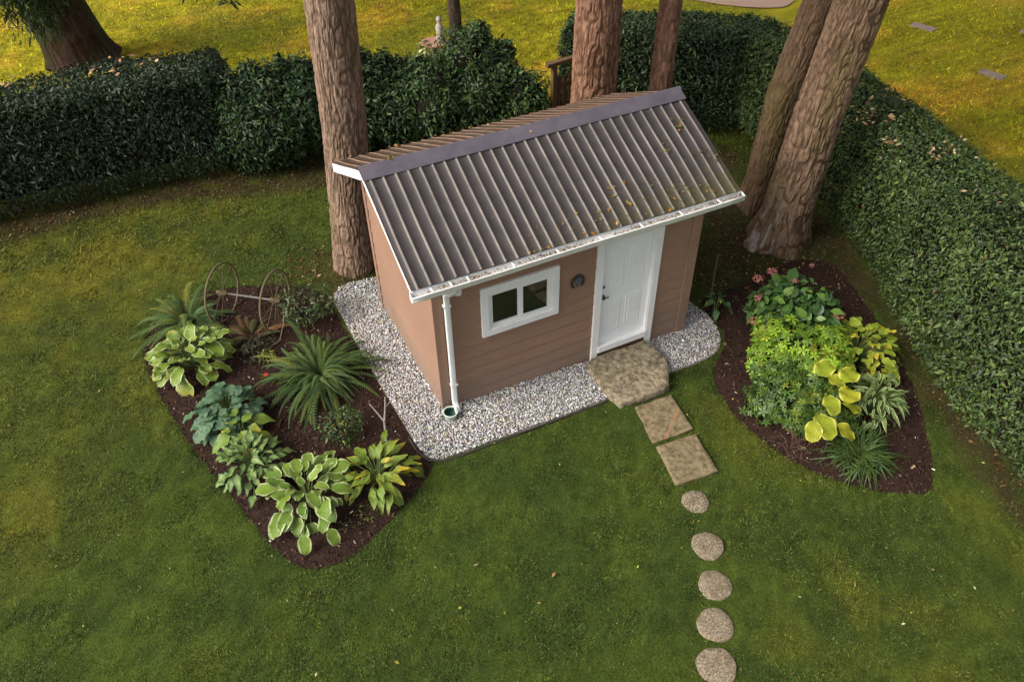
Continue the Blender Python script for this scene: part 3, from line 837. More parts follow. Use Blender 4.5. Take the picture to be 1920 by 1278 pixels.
def arch_frame(x0, x1, z0, z1, rise, wd, y0, y1):
    """moulded frame of a door panel, its top gently arched"""
    def loop(i):
        a, b, c, d = x0+i, x1-i, z0+i, z1-i; P = [(a, c), (b, c)]
        for k in range(9):
            s = k/8; P.append((b+(a-b)*s, d+(rise*math.sin(math.pi*s) if rise else 0)))
        return P
    lo = [loop(0), loop(wd*.35), loop(wd*.65), loop(wd)]; ht = [y1, y0+.005, y0+.006, y1]
    V = []; F = []; n = len(lo[0])
    for l, h in zip(lo, ht): V += [(x, h, z) for x, z in l]
    for q in range(3):
        for k in range(n): F.append((q*n+k, q*n+(k+1) % n, (q+1)*n+(k+1) % n, (q+1)*n+k))
    return V, F
for x0, x1, z0, z1, rs in ((.10, .36, .99, 1.60, .05), (.436, .696, .99, 1.60, .05), (.10, .36, .20, .78, 0), (.436, .696, .20, .78, 0)):
    V, F = arch_frame(x0, x1, z0, z1, rs, .034, -.012, .001)
    link_mesh('door_panel', np_mesh('door_panel', V, F), m_door, door)
    box_obj('door_panel', (x0+.055, x1-.055, -.004, .001, z0+.055, z1-.05), m_door, door, .004)
box_obj('weatherstrip', (.045, .61, -.010, -.001, DH-.016, DH-.002), m_blk, door, .001)
def disc(name, c, prof, mat, par):
    o = lathe(name, prof, mat, par, 16); o.location = c; o.rotation_euler = (R(90), 0, 0); return o
hx = .042
disc('deadbolt', (hx, 0, 1.062), [(0, .022), (.012, .022), (.014, .012), (.028, .010), (.031, 0)], m_blk, door)
kn = disc('door_knob', (hx, 0, .895), [(0, .062), (.020, .060), (.030, .048), (.030, .038), (.016, .030), (.012, .012), (.032, .010), (.035, 0)], m_blk, door)
box_obj('knob_lever', (-.004, .075, -.058, -.046, -.008+.0, .010), m_blk, kn, .003).rotation_euler = (R(-90), 0, 0)

# horseshoe -----------------------------------------------------------------------
hs = empty('horseshoe', (2.050, -.030, 1.632)); tag(hs, 'black horseshoe hung on the brown wall between window and door', 'horseshoe')
V = []; F = []; n = 26
for i in range(n):
    a = R(-52)+R(284)*i/(n-1); ca, sa = math.cos(a), math.sin(a)
    for rr_, y in ((.078, 0), (.080, -.012), (.104, -.012), (.108, 0)):
        V.append((rr_*ca*.98, y, rr_*sa*1.12))
for i in range(n-1):
    for k in range(3): F.append((i*4+k, i*4+k+1, i*4+5+k, i*4+4+k))
o = link_mesh('shoe', np_mesh('shoe', V, F), m_blk, hs); s = o.modifiers.new('t', 'SOLIDIFY'); s.thickness = .004
pts = [(-.040, .064), (.0, .074), (.038, .058), (.040, .024), (.026, -.01), (.020, -.05), (.008, -.082), (-.012, -.080), (-.018, -.04), (-.034, -.005), (-.043, .03)]
bm = bmesh.new(); a = [bm.verts.new((x, -.016, z)) for x, z in pts]; b = [bm.verts.new((x, -.002, z)) for x, z in pts]
bm.faces.new(a); bm.faces.new(b[::-1])
for i in range(len(pts)): bm.faces.new((a[i], b[i], b[(i+1) % len(pts)], a[(i+1) % len(pts)]))
bmesh.ops.recalc_face_normals(bm, faces=bm.faces[:])
bm_obj('emblem', bm, M('dark_blue_metal', (.11, .13, .16), (.05, .06, .075), scale=30, rough=.45), hs)

# drain pot at the foot of the downspout
m_potw = M('pale_plastic', (.50, .56, .50), (.38, .44, .40), scale=9, rough=.5)
m_green = M('dark_green_plastic', (.012, .065, .035), (.008, .04, .024), scale=14, rough=.6)
g0 = float(gz(0, -.2))
pot = empty('drain_pot', (.035, -.185, g0)); tag(pot, 'pale round drain pot, dark green inside, at the foot of the downspout', 'drain pot')
lathe('pot_wall', [(.085, -.02), (.090, .10), (.106, .112), (.108, .128), (.092, .130), (.088, .115)], m_potw, pot, 28)
lathe('pot_liner', [(.0875, .114), (.084, .05), (.075, .035), (.0, .033)], m_green, pot, 28)

# debris in the gutter and leaves on the roof
leaf_q = np.array([(-.5, 0, .04), (0, -.9, 0), (.5, 0, .05), (0, .9, .02)], float)
leaf_qf = np.array([(0, 1, 2), (0, 2, 3)])
m_dry = M_attr('dry_leaf', .8, .2, trans=.15)
n = 1500; x = RX0+(RX1-RX0)*rng.random(n)
k = vn(x*4, x*0+.5, 5)+.25*rng.random(n) > .42; x = x[k]; n = len(x)
P = np.stack([x, -.335+.018*rng.normal(size=n), 2.492+.014*rng.random(n)], 1)
scatter('leaf_debris', leaf_q, leaf_qf, frames(np.stack([.5*rng.normal(size=n), .5*rng.normal(size=n), np.ones(n)], 1)), P, .011*np.exp(.4*rng.normal(size=n)),
        colmix(n, [((.30, .25, .19), 3), ((.16, .10, .06), 3), ((.45, .40, .33), 2), ((.08, .06, .03), 2), ((.12, .12, .03), 1)]), m_dry,
        label='dead leaves and needles lying in the white gutter', cat='leaf debris', kind='stuff')
pts = []; cl = []
for cx, s, k, sp in ((4.02, .30, 16, .05), (3.62, .50, 9, .04), (4.12, .62, 8, .04), (4.22, .70, 6, .03), (3.55, .86, 16, .07), (3.85, .88, 8, .05), (2.35, .93, 10, .08), (2.8, .9, 12, .12), (1.3, .97, 10, .1), (3.25, .93, 12, .1), (.05, -.03, 5, .03), (3.2, .74, 5, .07), (2.6, .70, 14, .05), (2.0, .02, 3, .05), (1.9, .97, 8, .12)):
    for _ in range(k):
        y = RY+(-.30-RY)*(s+rnd.gauss(0, sp*.7)); y = min(y, RY-.0); xx = cx+rnd.gauss(0, sp)
        pts.append((xx, max(y, -.3), roof_z(max(y, -.3))+(.062 if s < .05 else .030))); cl.append(s)
P = np.array(pts); n = len(P)
scatter('roof_leaves', leaf_q, leaf_qf, frames(np.stack([.3*rng.normal(size=n), -.4+.3*rng.normal(size=n), np.ones(n)], 1)), P, .021*np.exp(.4*rng.normal(size=n)),
        colmix(n, [((.33, .17, .035), 3), ((.16, .15, .03), 4), ((.24, .09, .03), 2), ((.10, .10, .025), 3)]), m_dry, label='a few fallen leaves and moss tufts on the ribbed roof', cat='leaf debris', kind='stuff')
n = 90; x = RX0+(RX1-RX0)*np.sort(rng.random(n)); y = RY+1.55-.5*rng.random(n)**3
P = np.stack([x, y, RZ-TAN*(y-RY)+.035], 1)
scatter('roof_leaves', leaf_q, leaf_qf, frames(np.stack([.4*rng.normal(size=n), .4+.3*rng.normal(size=n), np.ones(n)], 1)), P, .020*np.exp(.4*rng.normal(size=n)),
        colmix(n, [((.33, .20, .08), 3), ((.20, .10, .04), 4), ((.42, .30, .16), 2)]), m_dry, label='brown fallen leaves along the rear edge of the shed roof', cat='leaf debris', kind='stuff')

# ================================================================== hedges and shrubs
lf_v = np.array([(0, 0, 0), (-.19, .38, .05), (0, .42, -.02), (.19, .38, .05), (0, 1.0, -.10)], float)
lf_f = np.array([(0, 2, 1), (0, 3, 2), (1, 2, 4), (2, 3, 4)])
m_laurel = M_attr('laurel_leaf', .50, .32, trans=.15)
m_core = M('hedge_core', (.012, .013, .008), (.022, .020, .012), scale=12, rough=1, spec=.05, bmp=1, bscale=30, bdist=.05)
m_wood = M('hedge_wood', (.085, .060, .042), (.05, .036, .026), scale=14, rough=.9, bmp=.5)
fwn, rtn, upn, camn = np.array(fw), np.array(rt), np.array(up), np.array(CAM)

def in_view(L, mx=.64, my=.43):
    v = L-camn; zc = v@fwn
    return (zc > 0) & (np.abs(v@rtn/zc) < mx) & (np.abs(v@upn/zc) < my)

LAUREL = [((.016, .036, .016), 5), ((.024, .050, .018), 4), ((.038, .066, .020), 2), ((.012, .026, .014), 4), ((.075, .100, .026), .35)]
def leaves_with_parts(root, Lp, Nn, size, cols, mat, spin=None, singles=300, seed=0, part='leaf', tv=lf_v, tf=lf_f, smooth=False):
    """foliage as one stuff part, but the leaves that show largest as parts of their own"""
    Mx = frames(Nn, spin); n = len(Lp)
    to = camn-Lp; ds = np.linalg.norm(to, axis=1); fac = (Mx[:, :, 2]*to).sum(1)/ds
    score = size/ds*np.clip(fac, 0, 1)*in_view(Lp)
    pick = np.zeros(n, bool)
    if singles:
        pick[np.argsort(-score)[:singles]] = True
    scatter('foliage', tv, tf, Mx[~pick], Lp[~pick]-np.array(root.location), size[~pick], cols[~pick], mat, root, smooth, kind='stuff')
    if singles:
        cand = cols[pick]; var = []
        for k in range(8):
            c = cand[(k*37) % len(cand)]
            me = np_mesh('leaf', tv, tf, np.repeat(np.array(c)[None], len(tv), 0)); me.materials.append(mat); var.append(me)
        for q, i in enumerate(np.nonzero(pick)[0]):
            o = bpy.data.objects.new(part, var[q % 8]); COL.objects.link(o); o.parent = root
            m = Matrix(Mx[i]*size[i]).to_4x4(); m.translation = Vector(Lp[i]-np.array(root.location)); o.matrix_basis = m

def hedge(name, label, cat, poly, h, z0, n, size, stops, core_in=.16, lean=.12, ntop=None, seed=0, group=None, wob=.10, topn=.04, singles=300, spread=.25, depth=.16):
    poly = np.array(poly, float)
    area2 = np.sum(poly[:, 0]*np.roll(poly[:, 1], -1)-np.roll(poly[:, 0], -1)*poly[:, 1])
    if area2 < 0: poly = poly[::-1]
    c = poly.mean(0); root = empty(name, (c[0], c[1], float(gz(c[0], c[1]))-.02)); tag(root, label, cat, group)
    nx_ = len(poly); ed = np.roll(poly, -1, 0)-poly; ln = np.linalg.norm(ed, axis=1)
    nor = np.stack([ed[:, 1], -ed[:, 0]], 1)/ln[:, None]
    per = ln.sum()*h; top = abs(area2)/2; ns = int(n*per/(per+top)); ntp = n-ns
    e = rng.choice(nx_, ns, p=ln/ln.sum()); t = rng.random(ns); z = z0+(h-z0)*rng.random(ns)**.9
    p = poly[e]+ed[e]*t[:, None]
    # smooth the normals round the corners
    nn = nor[e]+(nor[(e+1) % nx_]-nor[e])*np.clip((t-.85)/.15*.5, 0, .5)[:, None]+(nor[e-1]-nor[e])*np.clip((.15-t)/.15*.5, 0, .5)[:, None]
    bul = wob*(fbm(p[:, 0]*1.1+p[:, 1]*.9+seed, z*1.1, seed, 3)-.5)*2.4
    inw = lean*((z-z0)/(h-z0))+.16*sstep(h-.30, h, z)**2+.12*sstep(z0+.5, z0, z)
    q = p+nn*(bul-inw-depth*rng.random(ns)**2.0)[:, None]
    Ls = np.stack([q[:, 0], q[:, 1], z], 1); Ns = np.stack([nn[:, 0], nn[:, 1], .45+.9*sstep(h-.3, h, z)], 1)
    pt = sample_poly([tuple(v) for v in poly], ntp); d, _ = edge_dist(pt, [tuple(v) for v in poly])
    k = d > lean*.8; pt = pt[k]; d = d[k]; m = len(pt)
    zt = h+topn*(fbm(pt[:, 0]*1.3, pt[:, 1]*1.3, seed+5, 3)-.5)*4-.16*sstep(.35, .0, d-lean)-depth*.8*rng.random(m)**2
    Lt = np.stack([pt[:, 0], pt[:, 1], zt], 1); Nt = np.stack([0*d, 0*d, np.ones(m)], 1)
    L = np.concatenate([Ls, Lt]); N_ = np.concatenate([Ns, Nt])+.75*rng.normal(size=(len(Ls)+m, 3))
    L[:, 2] += gz(L[:, 0], L[:, 1])
    # leaf tips hang outward and down on the faces, lie any way on top
    sp = np.concatenate([np.stack([nn[:, 0], nn[:, 1], -.15+0*t], 1), rng.normal(size=(m, 3))])+1.1*rng.normal(size=(len(L), 3))
    cols = colmix(len(L), stops, spread)
    pat = fbm(L[:, 0]*1.7+L[:, 2]*1.3, L[:, 1]*1.7, seed+3, 3)[:, None]; cols = cols*(.65+.7*pat)
    sz = size*np.exp(.25*rng.normal(size=len(L)))
    leaves_with_parts(root, L, N_, sz, cols, m_laurel, sp, singles, seed)
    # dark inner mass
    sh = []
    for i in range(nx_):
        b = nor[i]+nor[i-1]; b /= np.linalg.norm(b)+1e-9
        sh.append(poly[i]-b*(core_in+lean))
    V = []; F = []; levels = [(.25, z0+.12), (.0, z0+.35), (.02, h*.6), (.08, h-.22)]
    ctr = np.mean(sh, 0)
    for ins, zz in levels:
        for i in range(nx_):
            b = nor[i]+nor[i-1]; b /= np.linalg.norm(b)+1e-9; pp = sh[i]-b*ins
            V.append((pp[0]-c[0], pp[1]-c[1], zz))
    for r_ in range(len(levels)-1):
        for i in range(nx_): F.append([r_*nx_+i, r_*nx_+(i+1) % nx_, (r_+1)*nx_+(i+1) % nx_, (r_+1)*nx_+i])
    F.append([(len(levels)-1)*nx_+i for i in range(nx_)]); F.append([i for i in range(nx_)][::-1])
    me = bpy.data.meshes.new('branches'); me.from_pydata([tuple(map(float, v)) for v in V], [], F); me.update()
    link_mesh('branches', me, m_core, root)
    lines = []
    stp = max(.35, 0)
    for i in range(nx_):
        for s in np.arange(.1, .95, .5/max(ln[i], .5)):
            b = poly[i]+ed[i]*s-nor[i]*(.45+.15*rnd.random()); g = float(gz(*b))
            lines.append(([(b[0]-c[0], b[1]-c[1], -.06), (b[0]-c[0]+rnd.gauss(0, .08)+nor[i][0]*.05, b[1]-c[1]+rnd.gauss(0, .08)+nor[i][1]*.05, .35), (b[0]-c[0]+rnd.gauss(0, .2), b[1]-c[1]+rnd.gauss(0, .2), .8)], .022))
    tag(tubes('stem', lines, m_wood, root, 5), kind='stuff')
    return root

hedge('laurel_hedge', 'dark clipped laurel hedge along the left, in front of the big dark trunk', 'hedge',
      [(-8.6, 7.75), (-5.5, 7.65), (-2.8, 7.60), (-1.35, 7.55), (-.95, 7.9), (-.75, 8.35), (-.85, 8.9), (-2.8, 9.2), (-5, 9.0), (-8.6, 9.0)],
      2.18, .18, 46000, .072, [((.025, .045, .022), 5), ((.035, .058, .024), 4), ((.050, .072, .027), 2), ((.016, .029, .017), 3), ((.08, .095, .03), .25)], seed=11, wob=.12)
hedge('laurel_hedge', 'clipped laurel hedge behind the shed between the two upright trunks and the leaning pair', 'hedge',
      [(5.35, 6.75), (6.6, 5.85), (8.15, 4.75), (9.0, 4.4), (9.6, 5.0), (9.3, 5.65), (8.3, 6.35), (6.1, 7.65)],
      2.2, .15, 36000, .074, [((.027, .054, .020), 5), ((.040, .070, .023), 4), ((.062, .092, .028), 2), ((.017, .033, .017), 3), ((.12, .14, .04), .4)], seed=23, wob=.10)
hedge('laurel_hedge', 'broad clipped laurel hedge running down the right edge beside the flower bed', 'hedge',
      [(8.45, 4.9), (8.25, 3.0), (8.10, 1.6), (7.75, .45), (7.1, -.9), (6.5, -2.3), (6.12, -3.5), (5.9, -4.7), (5.85, -6.2), (7.9, -6.6), (8.5, -3.5), (8.95, -.9), (9.35, .8), (9.65, 2.4), (9.95, 4.6), (9.4, 5.3)],
      2.2, .15, 100000, .069, [((.042, .074, .020), 5), ((.060, .096, .023), 4), ((.088, .122, .027), 2.4), ((.026, .048, .018), 3), ((.13, .15, .04), .5), ((.14, .09, .05), .08)], seed=37, wob=.13, topn=.05, lean=.20)

def blob_shrub(name, label, cat, loc, blobs, n, size, stops, mat, singles=0, group=None, spread=.25, flat=.6, seed=0, stems=9, tv=lf_v, tf=lf_f, depth=.3, woody=None, upb=.35, core=0):
    root = empty(name, (loc[0], loc[1], float(gz(*loc)))); tag(root, label, cat, group)
    bl = np.array(blobs, float); ar = bl[:, 3]*bl[:, 4]; k = rng.choice(len(bl), n*2, p=ar/ar.sum())
    d = rng.normal(size=(n*2, 3)); d /= np.linalg.norm(d, axis=1, keepdims=True)
    rad = bl[k][:, [3, 3, 4]]; s = 1-depth*rng.random(n*2)**1.6
    wv = 1+.30*(fbm(d[:, 0]*2.3+k*3.1+seed, d[:, 1]*2.3+d[:, 2]*2.1, seed, 3)-.5)*2
    P = bl[k][:, :3]+d*rad*(s*wv)[:, None]
    # keep what is outside every other blob and above ground
    ok = P[:, 2] > .03
    for i in range(len(bl)):
        q = (P-bl[i, :3])/bl[i, [3, 3, 4]]; ok &= ~((k != i) & ((q**2).sum(1) < .55))
    P, d, k = P[ok][:n], d[ok][:n], k[ok][:n]; m = len(P)
    N_ = d*np.array([1, 1, 1])+np.array([0, 0, upb])+flat*rng.normal(size=(m, 3))
    sp = d+.8*rng.normal(size=(m, 3))+np.array([0, 0, -.3])
    cols = colmix(m, stops, spread)*(.7+.6*fbm(P[:, 0]*3, P[:, 1]*3+P[:, 2]*2, seed+1, 2)[:, None])
    W = P+np.array(root.location)
    leaves_with_parts(root, W, N_, size*np.exp(.25*rng.normal(size=m)), cols, mat, sp, singles, seed, tv=tv, tf=tf)
    if core:
        parts = []
        for b in bl:
            V = []; F = []; sg, rg = 14, 7
            for j in range(rg+1):
                ph = -math.pi/2+math.pi*j/rg
                for q in range(sg):
                    a = 6.283*q/sg; jj = core*(1+.10*rnd.gauss(0, 1))
                    V.append((b[0]+b[3]*jj*math.cos(ph)*math.cos(a), b[1]+b[3]*jj*math.cos(ph)*math.sin(a), max(.06, b[2]+b[4]*jj*math.sin(ph))))
            for j in range(rg):
                for q in range(sg): F.append((j*sg+q, j*sg+(q+1) % sg, (j+1)*sg+(q+1) % sg, (j+1)*sg+q))
            parts.append((np.array(V), np.array(F)))
        V, F = join_arrays(parts); link_mesh('branches', np_mesh('branches', V, F), m_core, root)
    lines = []
    for i in range(stems):
        b = bl[i % len(bl)]; a = rnd.random()*6.283; e = (b[0]+.5*b[3]*math.cos(a), b[1]+.5*b[3]*math.sin(a), b[2]+.4*b[4])
        s0 = (b[0]*.35+rnd.gauss(0, .05), b[1]*.35+rnd.gauss(0, .05), -.02)
        mid = tuple((s0[j]+e[j])/2+(0.04 if j == 2 else rnd.gauss(0, .04)) for j in range(3)); th = .006+.006*max(b[3], .3)
        lines.append(([s0, mid, e], [th, th*.8, th*.4]))
    tag(tubes('stem', lines, woody or m_wood, root, 5), kind='stuff')
    return root

MID = [((.022, .050, .016), 5), ((.034, .068, .018), 4), ((.052, .090, .022), 2.2), ((.014, .030, .014), 3), ((.10, .13, .03), .25)]
blob_shrub('laurel_shrub', 'loose dark green shrub between the left hedge and the thick trunk', 'shrub', (-.15, 7.75),
           [(-.75, .05, .8, .6, .85), (-.72, .2, 1.45, .5, .5), (-.3, 0, .8, .75, .85), (.4, .1, .95, .75, .85), (-.1, .2, 1.45, .55, .5), (.55, .3, 1.5, .4, .45), (.2, .25, 1.85, .16, .22), (-.4, .25, 1.85, .18, .22)], 14500, .090, MID, m_laurel, 300, 'loose shrubs behind the shed', seed=51, core=.78)
blob_shrub('laurel_shrub', 'loose green shrub just right of the thick trunk, behind the shed roof', 'shrub', (1.55, 7.55),
           [(-.45, 0, .85, .75, .85), (.45, -.1, .8, .75, .8), (0, .25, 1.45, .60, .50), (-.55, .2, 1.80, .20, .32), (-.05, .3, 1.85, .16, .25), (.7, .2, 1.35, .45, .4), (.45, .2, 1.75, .15, .2)], 11700, .092, MID, m_laurel, 300, 'loose shrubs behind the shed', seed=52, core=.78)
blob_shrub('laurel_shrub', 'tall bright green shrub below the small dark trunk, left of the wooden gate', 'shrub', (3.35, 7.1),
           [(-.6, .1, .9, .8, .9), (.4, 0, .9, .85, .9), (.30, .30, 1.6, .62, .62), (.75, .1, 1.35, .55, .5), (-.55, .3, 1.25, .5, .5), (.55, .2, 2.1, .22, .25), (1.0, .0, 1.75, .2, .24), (-.75, .25, 1.7, .16, .2), (1.15, -.5, .75, .55, .75)], 15600, .092,
           [((.028, .062, .018), 5), ((.045, .085, .020), 4), ((.070, .115, .024), 2.2), ((.018, .036, .014), 3)], m_laurel, 300, 'loose shrubs behind the shed', seed=53, core=.78)

# ================================================================== trees
def bark_trunk(name, root, pts, radii, nseg, nring, c_lo, c_hi, fur=.024, kx=44, kz=12.0, streak=None, flare=.10, moss=None, seed=0, mat=None):
    """furrowed trunk: plates of bark stand proud of the furrows as real relief"""
    pts = np.array(pts, float); sl = np.concatenate([[0], np.cumsum(np.linalg.norm(np.diff(pts, axis=0), axis=1))]); ts = sl/sl[-1]; tt = np.concatenate([np.linspace(0, .56, int(nring*.86)), np.linspace(.58, 1, nring-int(nring*.86))])
    C = np.stack([np.interp(tt, ts, pts[:, i]) for i in range(3)], 1); Rr = np.interp(tt, ts, radii)
    ln = np.linalg.norm(pts[-1]-pts[0]); V = []; cs = []
    ax = (pts[-1]-pts[0])/ln; u = np.cross(ax, [0, 1, 0]); u /= np.linalg.norm(u); v = np.cross(ax, u)
    th = np.arange(nseg)/nseg
    TT, ZZ = np.meshgrid(th, tt*ln); 
    wig = .55*(vn(TT*kx*.5, ZZ*2.2, seed+3, px=max(1, kx//2))-.5)+.30*(vn(TT*kx, ZZ*7, seed+4, px=kx)-.5)
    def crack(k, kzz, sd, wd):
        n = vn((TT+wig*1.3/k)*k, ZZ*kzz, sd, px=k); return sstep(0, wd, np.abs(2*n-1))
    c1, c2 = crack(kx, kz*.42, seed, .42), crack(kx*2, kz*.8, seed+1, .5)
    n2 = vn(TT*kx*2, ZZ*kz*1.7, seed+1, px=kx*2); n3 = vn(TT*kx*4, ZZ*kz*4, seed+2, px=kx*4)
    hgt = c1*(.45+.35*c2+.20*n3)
    rad = Rr[:, None]*(1+.025*np.sin(TT*6.283*3+ZZ*.4+seed))+fur*(hgt-.6)
    if radii[0] > radii[1]*1.12:               # root flare with buttresses
        fl = np.exp(-ZZ/.38); rad = rad+fl*Rr[0]*(flare+.13*np.sin(TT*6.283*5+seed))
    co, si = np.cos(TT*6.283), np.sin(TT*6.283)
    P = C[:, None]+(u[None, None]*co[..., None]+v[None, None]*si[..., None])*rad[..., None]
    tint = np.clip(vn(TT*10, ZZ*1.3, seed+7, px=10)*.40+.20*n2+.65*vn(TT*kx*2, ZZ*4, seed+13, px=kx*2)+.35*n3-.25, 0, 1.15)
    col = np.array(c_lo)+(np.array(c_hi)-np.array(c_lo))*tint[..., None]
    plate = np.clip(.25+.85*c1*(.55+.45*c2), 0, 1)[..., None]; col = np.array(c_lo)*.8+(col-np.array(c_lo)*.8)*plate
    if moss is not None:
        mk = sstep(.45, .75, vn(TT*6, ZZ*.9, seed+9, px=6)*.7+.3*n3)[..., None]*moss[1]; col = col+(np.array(moss[0])-col)*mk
    if streak is not None:
        dt = np.abs((TT-streak+.5) % 1-.5); mk = (sstep(.11, .02, dt)*sstep(1.5, .25, ZZ)*sstep(.50, .72, vn(TT*60, ZZ*4, seed+15, px=60)))[..., None]; col = col+(np.array((.52, .49, .46))-col)*mk*.5
    idx = np.arange(nring*nseg).reshape(nring, nseg); nxt = np.roll(idx, -1, 1)
    F = np.stack([idx[:-1], nxt[:-1], nxt[1:], idx[1:]], -1).reshape(-1, 4)
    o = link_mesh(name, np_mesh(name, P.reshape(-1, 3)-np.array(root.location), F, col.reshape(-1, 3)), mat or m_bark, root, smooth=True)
    return o
m_bark = M_attr('furrowed_bark', .95, .05, nscale=30, namt=.45, bmp=.8, bscale=38, bdist=.02, nstretch=(1, 1, .35))

spray_v = np.array([(-.16, 0, 0), (.16, 0, 0), (.30, .5, -.05), (-.30, .5, -.05), (.0, 1, -.2)], float); spray_f = np.array([(0, 1, 2), (0, 2, 3), (3, 2, 4)])
m_needle = M_attr('conifer_spray', .7, .2, trans=.15)
def crown(root, top, zlo, zhi, rad, n, seed):
    """whorls of drooping conifer branches high above the garden"""
    loc = np.array(root.location); t = np.sort(rng.random(n)); z = zlo+(zhi-zlo)*t
    wh = np.floor(t*14); a = (np.floor(rng.random(n)*7)/7+wh*.13)*6.283+.10*rng.normal(size=n)
    s = rng.random(n)**.6; r = rad*(1-.75*t)*s
    P = np.stack([top[0]+r*np.cos(a), top[1]+r*np.sin(a), z-.25*r], 1)
    out = np.stack([np.cos(a), np.sin(a), -.35+0*a], 1)+.5*rng.normal(size=(n, 3))
    scatter('crown', spray_v, spray_f, frames(np.stack([0*a, 0*a, 1+0*a], 1)+.35*rng.normal(size=(n, 3)), out), P-loc, .8*np.exp(.3*rng.normal(size=n)),
            colmix(n, [((.022, .042, .018), 4), ((.035, .058, .02), 3), ((.016, .030, .016), 3)], .2), m_needle, root)

def tree(name, label, cat, base, mid, top, radii, c_lo, c_hi, nseg=320, nring=270, crown_r=2.6, group=None, seed=0, hi=17.5, **k):
    root = empty(name, (base[0], base[1], float(gz(base[0], base[1]))-.05)); tag(root, label, cat, group)
    b = np.array((*base, root.location.z-.05)); m_, t_ = np.array(mid, float), np.array(top, float)
    d = (t_-m_)/(t_[2]-m_[2]); e = t_+d*(9.6-t_[2])
    f = b+(m_-b)*.30
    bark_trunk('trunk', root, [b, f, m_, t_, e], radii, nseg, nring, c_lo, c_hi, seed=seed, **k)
    g = e+d*(hi-9.6); V, F = tube_arrays([e-d*.3-np.array(root.location), g-np.array(root.location)], [radii[-1]*.97, .05], 14)
    link_mesh('upper_trunk', np_mesh('upper_trunk', V, F, np.repeat(np.array([c_lo]), len(V), 0)), m_bark, root, smooth=True)
    crown(root, e+d*2, 10.6, hi, crown_r, 1500, seed)
    return root
OA = np.array((.14, .30)); OE = np.array((.33, .31)); OD = np.array((.21, .19))
# radii are given at five evenly spaced stations from the ground to 9.6 m
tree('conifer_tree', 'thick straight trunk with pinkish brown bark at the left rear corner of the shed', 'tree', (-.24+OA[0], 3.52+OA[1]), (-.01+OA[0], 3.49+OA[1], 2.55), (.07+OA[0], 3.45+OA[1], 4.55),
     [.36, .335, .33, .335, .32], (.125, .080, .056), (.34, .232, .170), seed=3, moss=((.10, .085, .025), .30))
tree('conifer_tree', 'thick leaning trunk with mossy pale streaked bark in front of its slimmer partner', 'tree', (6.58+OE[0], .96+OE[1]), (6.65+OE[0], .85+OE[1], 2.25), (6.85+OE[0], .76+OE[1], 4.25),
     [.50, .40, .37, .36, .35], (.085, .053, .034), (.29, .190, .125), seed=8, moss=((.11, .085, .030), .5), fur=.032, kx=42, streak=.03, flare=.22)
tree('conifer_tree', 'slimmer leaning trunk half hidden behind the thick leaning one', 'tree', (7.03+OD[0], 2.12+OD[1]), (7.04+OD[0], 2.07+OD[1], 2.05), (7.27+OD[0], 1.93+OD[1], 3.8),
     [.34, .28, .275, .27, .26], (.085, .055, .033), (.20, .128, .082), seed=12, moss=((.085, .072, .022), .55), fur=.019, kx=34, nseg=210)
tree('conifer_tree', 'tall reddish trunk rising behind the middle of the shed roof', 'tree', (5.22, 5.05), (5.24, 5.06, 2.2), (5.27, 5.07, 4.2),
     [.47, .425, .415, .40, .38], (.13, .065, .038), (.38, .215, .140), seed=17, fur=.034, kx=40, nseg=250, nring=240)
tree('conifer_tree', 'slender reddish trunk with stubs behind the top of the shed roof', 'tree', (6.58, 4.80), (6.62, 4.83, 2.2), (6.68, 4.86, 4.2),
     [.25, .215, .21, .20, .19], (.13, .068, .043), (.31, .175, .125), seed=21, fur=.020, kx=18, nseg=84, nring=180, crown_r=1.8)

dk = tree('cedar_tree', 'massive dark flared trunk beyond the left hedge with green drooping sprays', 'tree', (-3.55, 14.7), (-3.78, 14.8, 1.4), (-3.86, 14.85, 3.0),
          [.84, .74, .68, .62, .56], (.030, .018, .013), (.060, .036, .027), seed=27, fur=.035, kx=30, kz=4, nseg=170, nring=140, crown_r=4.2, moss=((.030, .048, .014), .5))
# its low hanging sprays
def hanging(root, spots):
    L = []; Y = []; lines = []
    for (x, y, z), n, ln in spots:
        for i in range(n):
            px, py = x+rnd.gauss(0, .16), y+rnd.gauss(0, .16); l = ln*rnd.uniform(.5, 1.1)
            for s in np.linspace(0, 1, 34):
                L.append((px+rnd.gauss(0, .035), py+rnd.gauss(0, .035), z+.5-l*s)); Y.append((rnd.gauss(0, .5), rnd.gauss(0, .5), -1))
        b = np.array(root.location); lines.append(([(0, 0, z+1.9-b[2]), ((x-b[0])*.5, (y-b[1])*.5, z+1.5-b[2]), (x-b[0], y-b[1], z+.5-b[2])], [.07, .05, .02]))
    L = np.array(L); Y = np.array(Y); n = len(L)
    scatter('hanging_spray', spray_v, spray_f, frames(rng.normal(size=(n, 3)), Y), L-np.array(root.location), np.array([[.045, .15, .1]])*np.exp(.3*rng.normal(size=(n, 1))),
            colmix(n, [((.030, .050, .016), 4), ((.055, .080, .018), 3), ((.018, .030, .014), 3)], .25), m_needle, root, kind='stuff')
    tubes('limb', lines, M('dark_bark', (.03, .022, .018), rough=.95), root, 6)
hanging(dk, [((-.62, 7.9, 3.45), 9, .75), ((-.95, 8.1, 3.6), 8, .6), ((-4.15, 9.7, 3.5), 20, 1.0), ((-4.6, 10.2, 3.5), 20, 1.1), ((-4.2, 12.6, 2.7), 30, 1.6), ((-3.95, 12.9, 2.6), 30, 1.7), ((-3.5, 12.0, 3.2), 12, 1.2), ((-4.1, 12.1, 2.9), 26, 1.4), ((-3.85, 13.4, 2.4), 26, 1.5)])
